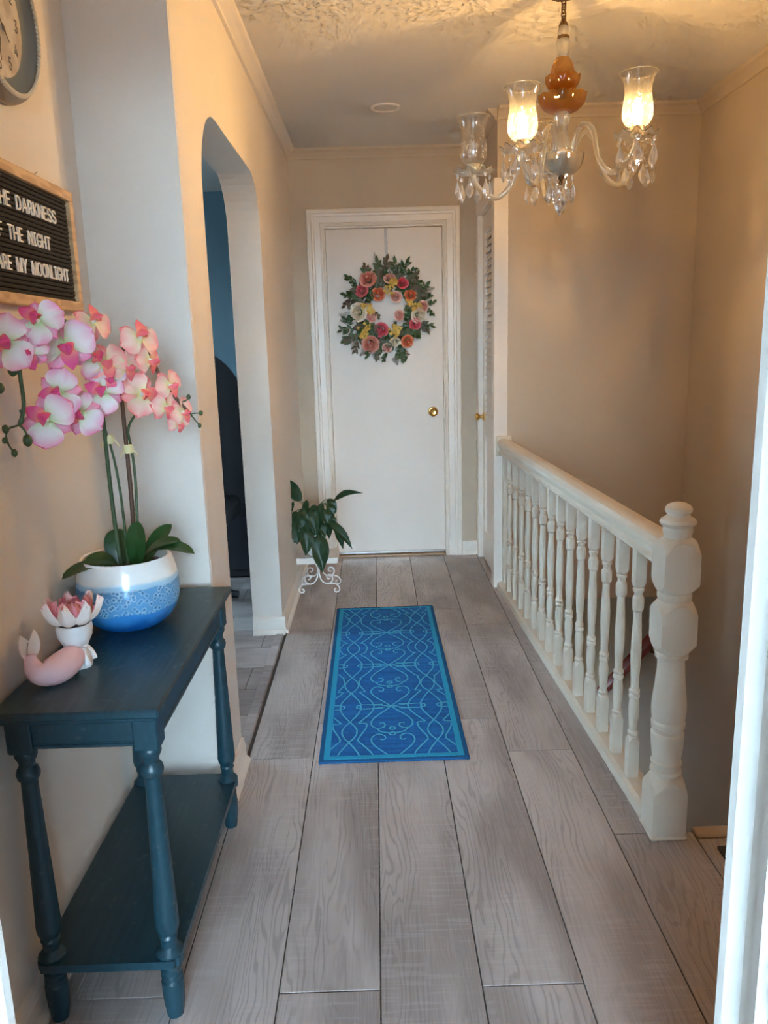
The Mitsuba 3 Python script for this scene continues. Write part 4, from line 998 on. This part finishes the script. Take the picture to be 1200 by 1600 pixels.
def scallop_cup(z0, z1, r0, r1, n, t=.004):
    def fn(u, v):
        a = v * 2 * np.pi; sc = 1 + (.055 * np.abs(np.cos(n * a / 2)) - .03) * u ** 2; r = (r0 + (r1 - r0) * np.sin(u * np.pi / 2) ** .85) * sc; z = z0 + (z1 - z0) * (u ** 1.7) * (1 + .10 * (np.abs(np.cos(n * a / 2)) - .6) * u)
        return np.stack([QX + r * np.cos(a), QY + r * np.sin(a), z], -1)
    o, _, _ = grid(fn, 14, 97)

    def fi(u, v):
        q = fn(u, v); c = np.array([QX, QY, 0]); d = q - c; rr_ = np.hypot(d[:, 0], d[:, 1])[:, None]; q[:, :2] = c[:2] + d[:, :2] * (1 - t / np.maximum(rr_, t * 1.2)); q[:, 2] += t * .6 * (1 - u * .7); return q
    i_, _, _ = grid(fi, 14, 97); i_.invert()
    no = len(o.vertices); f = [tuple(x) for x in o.faces] + [tuple(x + no) for x in i_.faces]
    for j in range(96):
        a, b = 13 * 97 + j, 13 * 97 + j + 1; f += [(a, no + a, b), (b, no + a, no + b)]
        a, b = j, j + 1; f += [(a, b, no + a), (b, no + b, no + a)]
    m = tm(np.vstack([o.vertices, i_.vertices]), f); m.merge_vertices(digits_vertex=6)
    if m.volume < 0: m.invert()
    return m


add('amber_cup', scallop_cup(2.150, 2.194, .018, .058, 12), 'amber', 40, parent=ch, label='upper scalloped amber glass cup')
add('stem_neck', CL([(0, 2.134), (.020, 2.134), (.017, 2.141), (.017, 2.147), (.021, 2.152), (0, 2.153)]), 'bronze', 35, parent=ch)
add('amber_cup', scallop_cup(2.084, 2.138, .022, .079, 14), 'amber', 40, parent=ch, label='lower wide amber glass cup')
add('baluster_glass', flute(CL([(0, 1.962), (.034, 1.962), (.036, 1.970), (.034, 1.978), (.030, 1.986), (.030, 1.994), (.023, 2.008), (.0195, 2.026), (.022, 2.050), (.0265, 2.068), (.0245, 2.080), (.018, 2.086), (0, 2.086)], 60), 12, .035), 'glass', 40, parent=ch)
add('metal_bowl', CL([(0, 1.889), (.014, 1.890), (.034, 1.899), (.047, 1.915), (.0525, 1.932), (.0545, 1.934), (.0545, 1.949), (.053, 1.952), (.051, 1.962), (0, 1.962)]), 'chrome', 35, parent=ch)
add('hub_dish', flute(place(shell([(.020, 1.886), (.045, 1.893), (.066, 1.912), (.076, 1.940), (.078, 1.950)], .0035, 48), C0), 12, .02), 'glass', 40, parent=ch)
add('finial', CL([(0, 1.858), (.005, 1.860), (.007, 1.866), (.005, 1.872), (.009, 1.878), (.011, 1.886), (0, 1.890)]), 'bronze', 35, parent=ch)


def faceted(prof, n=6):
    m = lathe(prof, n); return m


drop = faceted([(0, -.056), (.003, -.054), (.0095, -.043), (.0115, -.034), (.0095, -.024), (.004, -.012), (.0015, -.004), (0, -.002)], 6); drop.apply_scale((1.4, .85, 1.25))
oct_ = faceted([(0, .001), (.006, .004), (.0075, .010), (.006, .016), (0, .019)], 6); oct_.apply_scale((1, .6, 1))
DROP = mikit.ply(cat([drop, oct_]), 'mat_crystal')
big = faceted([(0, -.072), (.004, -.069), (.0125, -.054), (.015, -.043), (.0125, -.030), (.005, -.014), (.002, -.004), (0, -.002)], 8); big.apply_scale((1.3, .9, 1.15))
BIG = mikit.ply(cat([big, oct_]), 'mat_crystal')
put('crystal_drop', BIG, ch, T().translate([QX, QY, 1.840]))
for i in range(8):
    a = 2 * math.pi * i / 8 + .2
    put('crystal_drop', DROP, ch, T().translate([QX + .042 * math.cos(a), QY + .042 * math.sin(a), 1.868]).rotate([0, 0, 1], math.degrees(a) + 90))
shade_prof = smooth_path([(.0215, 0), (.029, .004), (.0415, .018), (.0465, .040), (.0440, .066), (.0405, .092), (.0415, .116), (.0480, .138), (.0565, .153)], 40)
shade_m = lathe([tuple(x) for x in shade_prof], 56)
SHADE = mikit.ply(shade_m, 'mat_shade_glass', smooth=True)
rim_m = tube([(.0565 * math.cos(a), .0565 * math.sin(a), .153) for a in np.linspace(0, 2 * np.pi, 57)], .0011, 6)
RIM = mikit.ply(rim_m, 'mat_glass', smooth=True)
# etched flowers and leaves round the lower half of a shade: small slivers lying on its outer face
et = []
er = random.Random(3)
sp_r = lambda z: np.interp(z, shade_prof[:, 1], shade_prof[:, 0]) + .0006
for i in range(80):
    z, a = er.uniform(.016, .088), er.uniform(0, 6.283)
    if z > .06 and er.random() < .55: continue
    for q in range(3):
        aa = a + er.uniform(-.10, .10); zz = z + er.uniform(-.004, .004); th = er.uniform(0, 3.14); L_, W_ = .0034, .0014; P = []
        for (u, w) in ((-L_, 0), (0, -W_), (L_, 0), (0, W_)):
            dz = u * math.sin(th) + w * math.cos(th); da = (u * math.cos(th) - w * math.sin(th)) / .044; r = sp_r(zz + dz); P.append((r * math.cos(aa + da), r * math.sin(aa + da), zz + dz))
        et.append(tm(P, [(0, 1, 2), (0, 2, 3)]))
ETCH = mikit.ply(cat(et), 'mat_etched')
cup_m = shell([(.010, 0), (.022, .004), (.0245, .012), (.0245, .024), (.0225, .030)], .003, 32)
CUP = mikit.ply(cup_m, 'mat_glass', smooth=40)
bulb_m = lathe([(0, 0), (.009, .0), (.0105, .010), (.0155, .024), (.0165, .034), (.0135, .050), (.007, .066), (.0025, .076), (0, .079)], 20)
BULB_S = {**mikit.ply(bulb_m, 'mat_letter', smooth=True), 'emitter': {'type': 'area', 'radiance': rgbt(BULB)}}
BULB_U = mikit.ply(bulb_m, 'mat_shade_glass', smooth=True)
SOCK = mikit.ply(lathe([(0, 0), (.010, 0), (.011, .004), (.010, .026), (0, .027)], 20), 'mat_clock_gold', smooth=35)


def scal_dish():
    def fn(u, v):
        a = v * 2 * np.pi; r = (.012 + .056 * u) * (1 + .05 * np.cos(10 * a) * u ** 2); z = .010 * u ** 2 + .006 * np.cos(10 * a) * u ** 3
        return np.stack([r * np.cos(a), r * np.sin(a), z], -1)
    o, _, _ = grid(fn, 8, 81); o.invert(); i_ = o.copy(); i_.vertices += (0, 0, .0035); i_.invert(); no = len(o.vertices); f = [tuple(x) for x in o.faces] + [tuple(x + no) for x in i_.faces]
    for j in range(80):
        a, b = 7 * 81 + j, 7 * 81 + j + 1; f += [(a, b, no + a), (b, no + b, no + a)]; a, b = j, j + 1; f += [(a, no + a, b), (b, no + a, no + b)]
    m = tm(np.vstack([o.vertices, i_.vertices]), f); m.merge_vertices(digits_vertex=6)
    if m.volume < 0: m.invert()
    return m


DISH = mikit.ply(scal_dish(), 'mat_glass', smooth=40)
RA = .300
for k, (deg, dz) in enumerate(((234, -.012), (306, .018), (18, .024), (90, .012), (162, -.008))):
    a = math.radians(deg); e = np.array([math.cos(a), math.sin(a), 0]); zb = 1.957 + dz
    B = C0 + e * RA + np.array([0, 0, zb])
    tl_ = T().translate(B.tolist())
    path = [C0 + e * .046 + [0, 0, 1.955], C0 + e * .060 + [0, 0, 2.000], C0 + e * .090 + [0, 0, 2.030], C0 + e * .122 + [0, 0, 2.010 + dz * .3], C0 + e * .145 + [0, 0, 1.945 + dz * .5], C0 + e * .175 + [0, 0, 1.872 + dz * .8], C0 + e * .220 + [0, 0, 1.842 + dz], C0 + e * .268 + [0, 0, 1.866 + dz], C0 + e * .295 + [0, 0, 1.900 + dz], C0 + e * .300 + [0, 0, 1.925 + dz]]
    add('arm', tube(smooth_path(path, 64), .0092, 12), 'glass', True, parent=ch)
    d_ = put('drip_dish', DISH, ch, T().translate((B - [0, 0, .032]).tolist()))
    for j in range(6):
        b = 2 * math.pi * j / 6 + .3 * k
        put('crystal_drop', DROP, d_, T().translate((B + [.058 * math.cos(b), .058 * math.sin(b), -.050]).tolist()).rotate([0, 0, 1], math.degrees(b) + 90))
    put('candle_cup', CUP, ch, T().translate((B - [0, 0, .028]).tolist()))
    put('socket', SOCK, ch, T().translate((B - [0, 0, .022]).tolist()))
    put('bulb', BULB_S if k < 2 else BULB_U, ch, T().translate((B + [0, 0, .006]).tolist()))
    s_ = put('shade', SHADE, ch, tl_)
    put('rim', RIM, s_, tl_); lab(put('etched_pattern', ETCH, s_, tl_), None, None, None, 'stuff')
    if 'bulb_label' not in labels: pass

# ------------------------------------------------------------------ the dark room beyond the archway
ac = thing('office_chair', 'tall black rounded-back chair in the dark room beyond the archway', 'chair')
bk = sbox(-.30, .42, .30, 1.0).union(Polygon([(.30 * math.cos(a), 1.0 + .34 * math.sin(a)) for a in np.linspace(0, math.pi, 24)])).buffer(.02)
m = extr(bk, .12); m = place(m, (-1.06, 4.40, 0), (.92, .39, 0), (0, 0, 1), (.39, -.92, 0))
add('backrest', m, 'black_soft', 30, parent=ac)
add('seat', cbox(-1.36, -.78, 3.86, 4.40, .42, .54, .03), 'black_soft', parent=ac)
add('pedestal', place(lathe([(0, .05), (.03, .05), (.03, .42), (0, .42)], 16), (-1.06, 4.12, 0)), 'black', 30, parent=ac)
for i in range(5):
    a = i * 2 * math.pi / 5; add('foot', tube([(-1.06, 4.12, .08), (-1.06 + .28 * math.cos(a), 4.12 + .28 * math.sin(a), .03)], .022, 8), 'black', 30, parent=ac)
dk = thing('cabinet', 'low black cabinet behind the archway jamb in the dark room', 'cabinet')
add('body', cbox(-1.75, -.70, 4.55, 5.08, .0, .66, .01), 'black', parent=dk)
add('door', cbox(-1.73, -1.24, 4.535, 4.552, .05, .64, .004), 'black_soft', parent=dk); add('door', cbox(-1.22, -.72, 4.535, 4.552, .05, .64, .004), 'black_soft', parent=dk)
wc = thing('cable', 'thin black cable hanging slack against the dark teal wall', 'cable')
scene[wc] = mikit.ply(tube(smooth_path([(-1.25, 5.6, 1.05), (-1.05, 5.3, .86), (-.86, 5.0, .72), (-.80, 4.95, .665)], 20), .006, 6), 'mat_black', smooth=True)
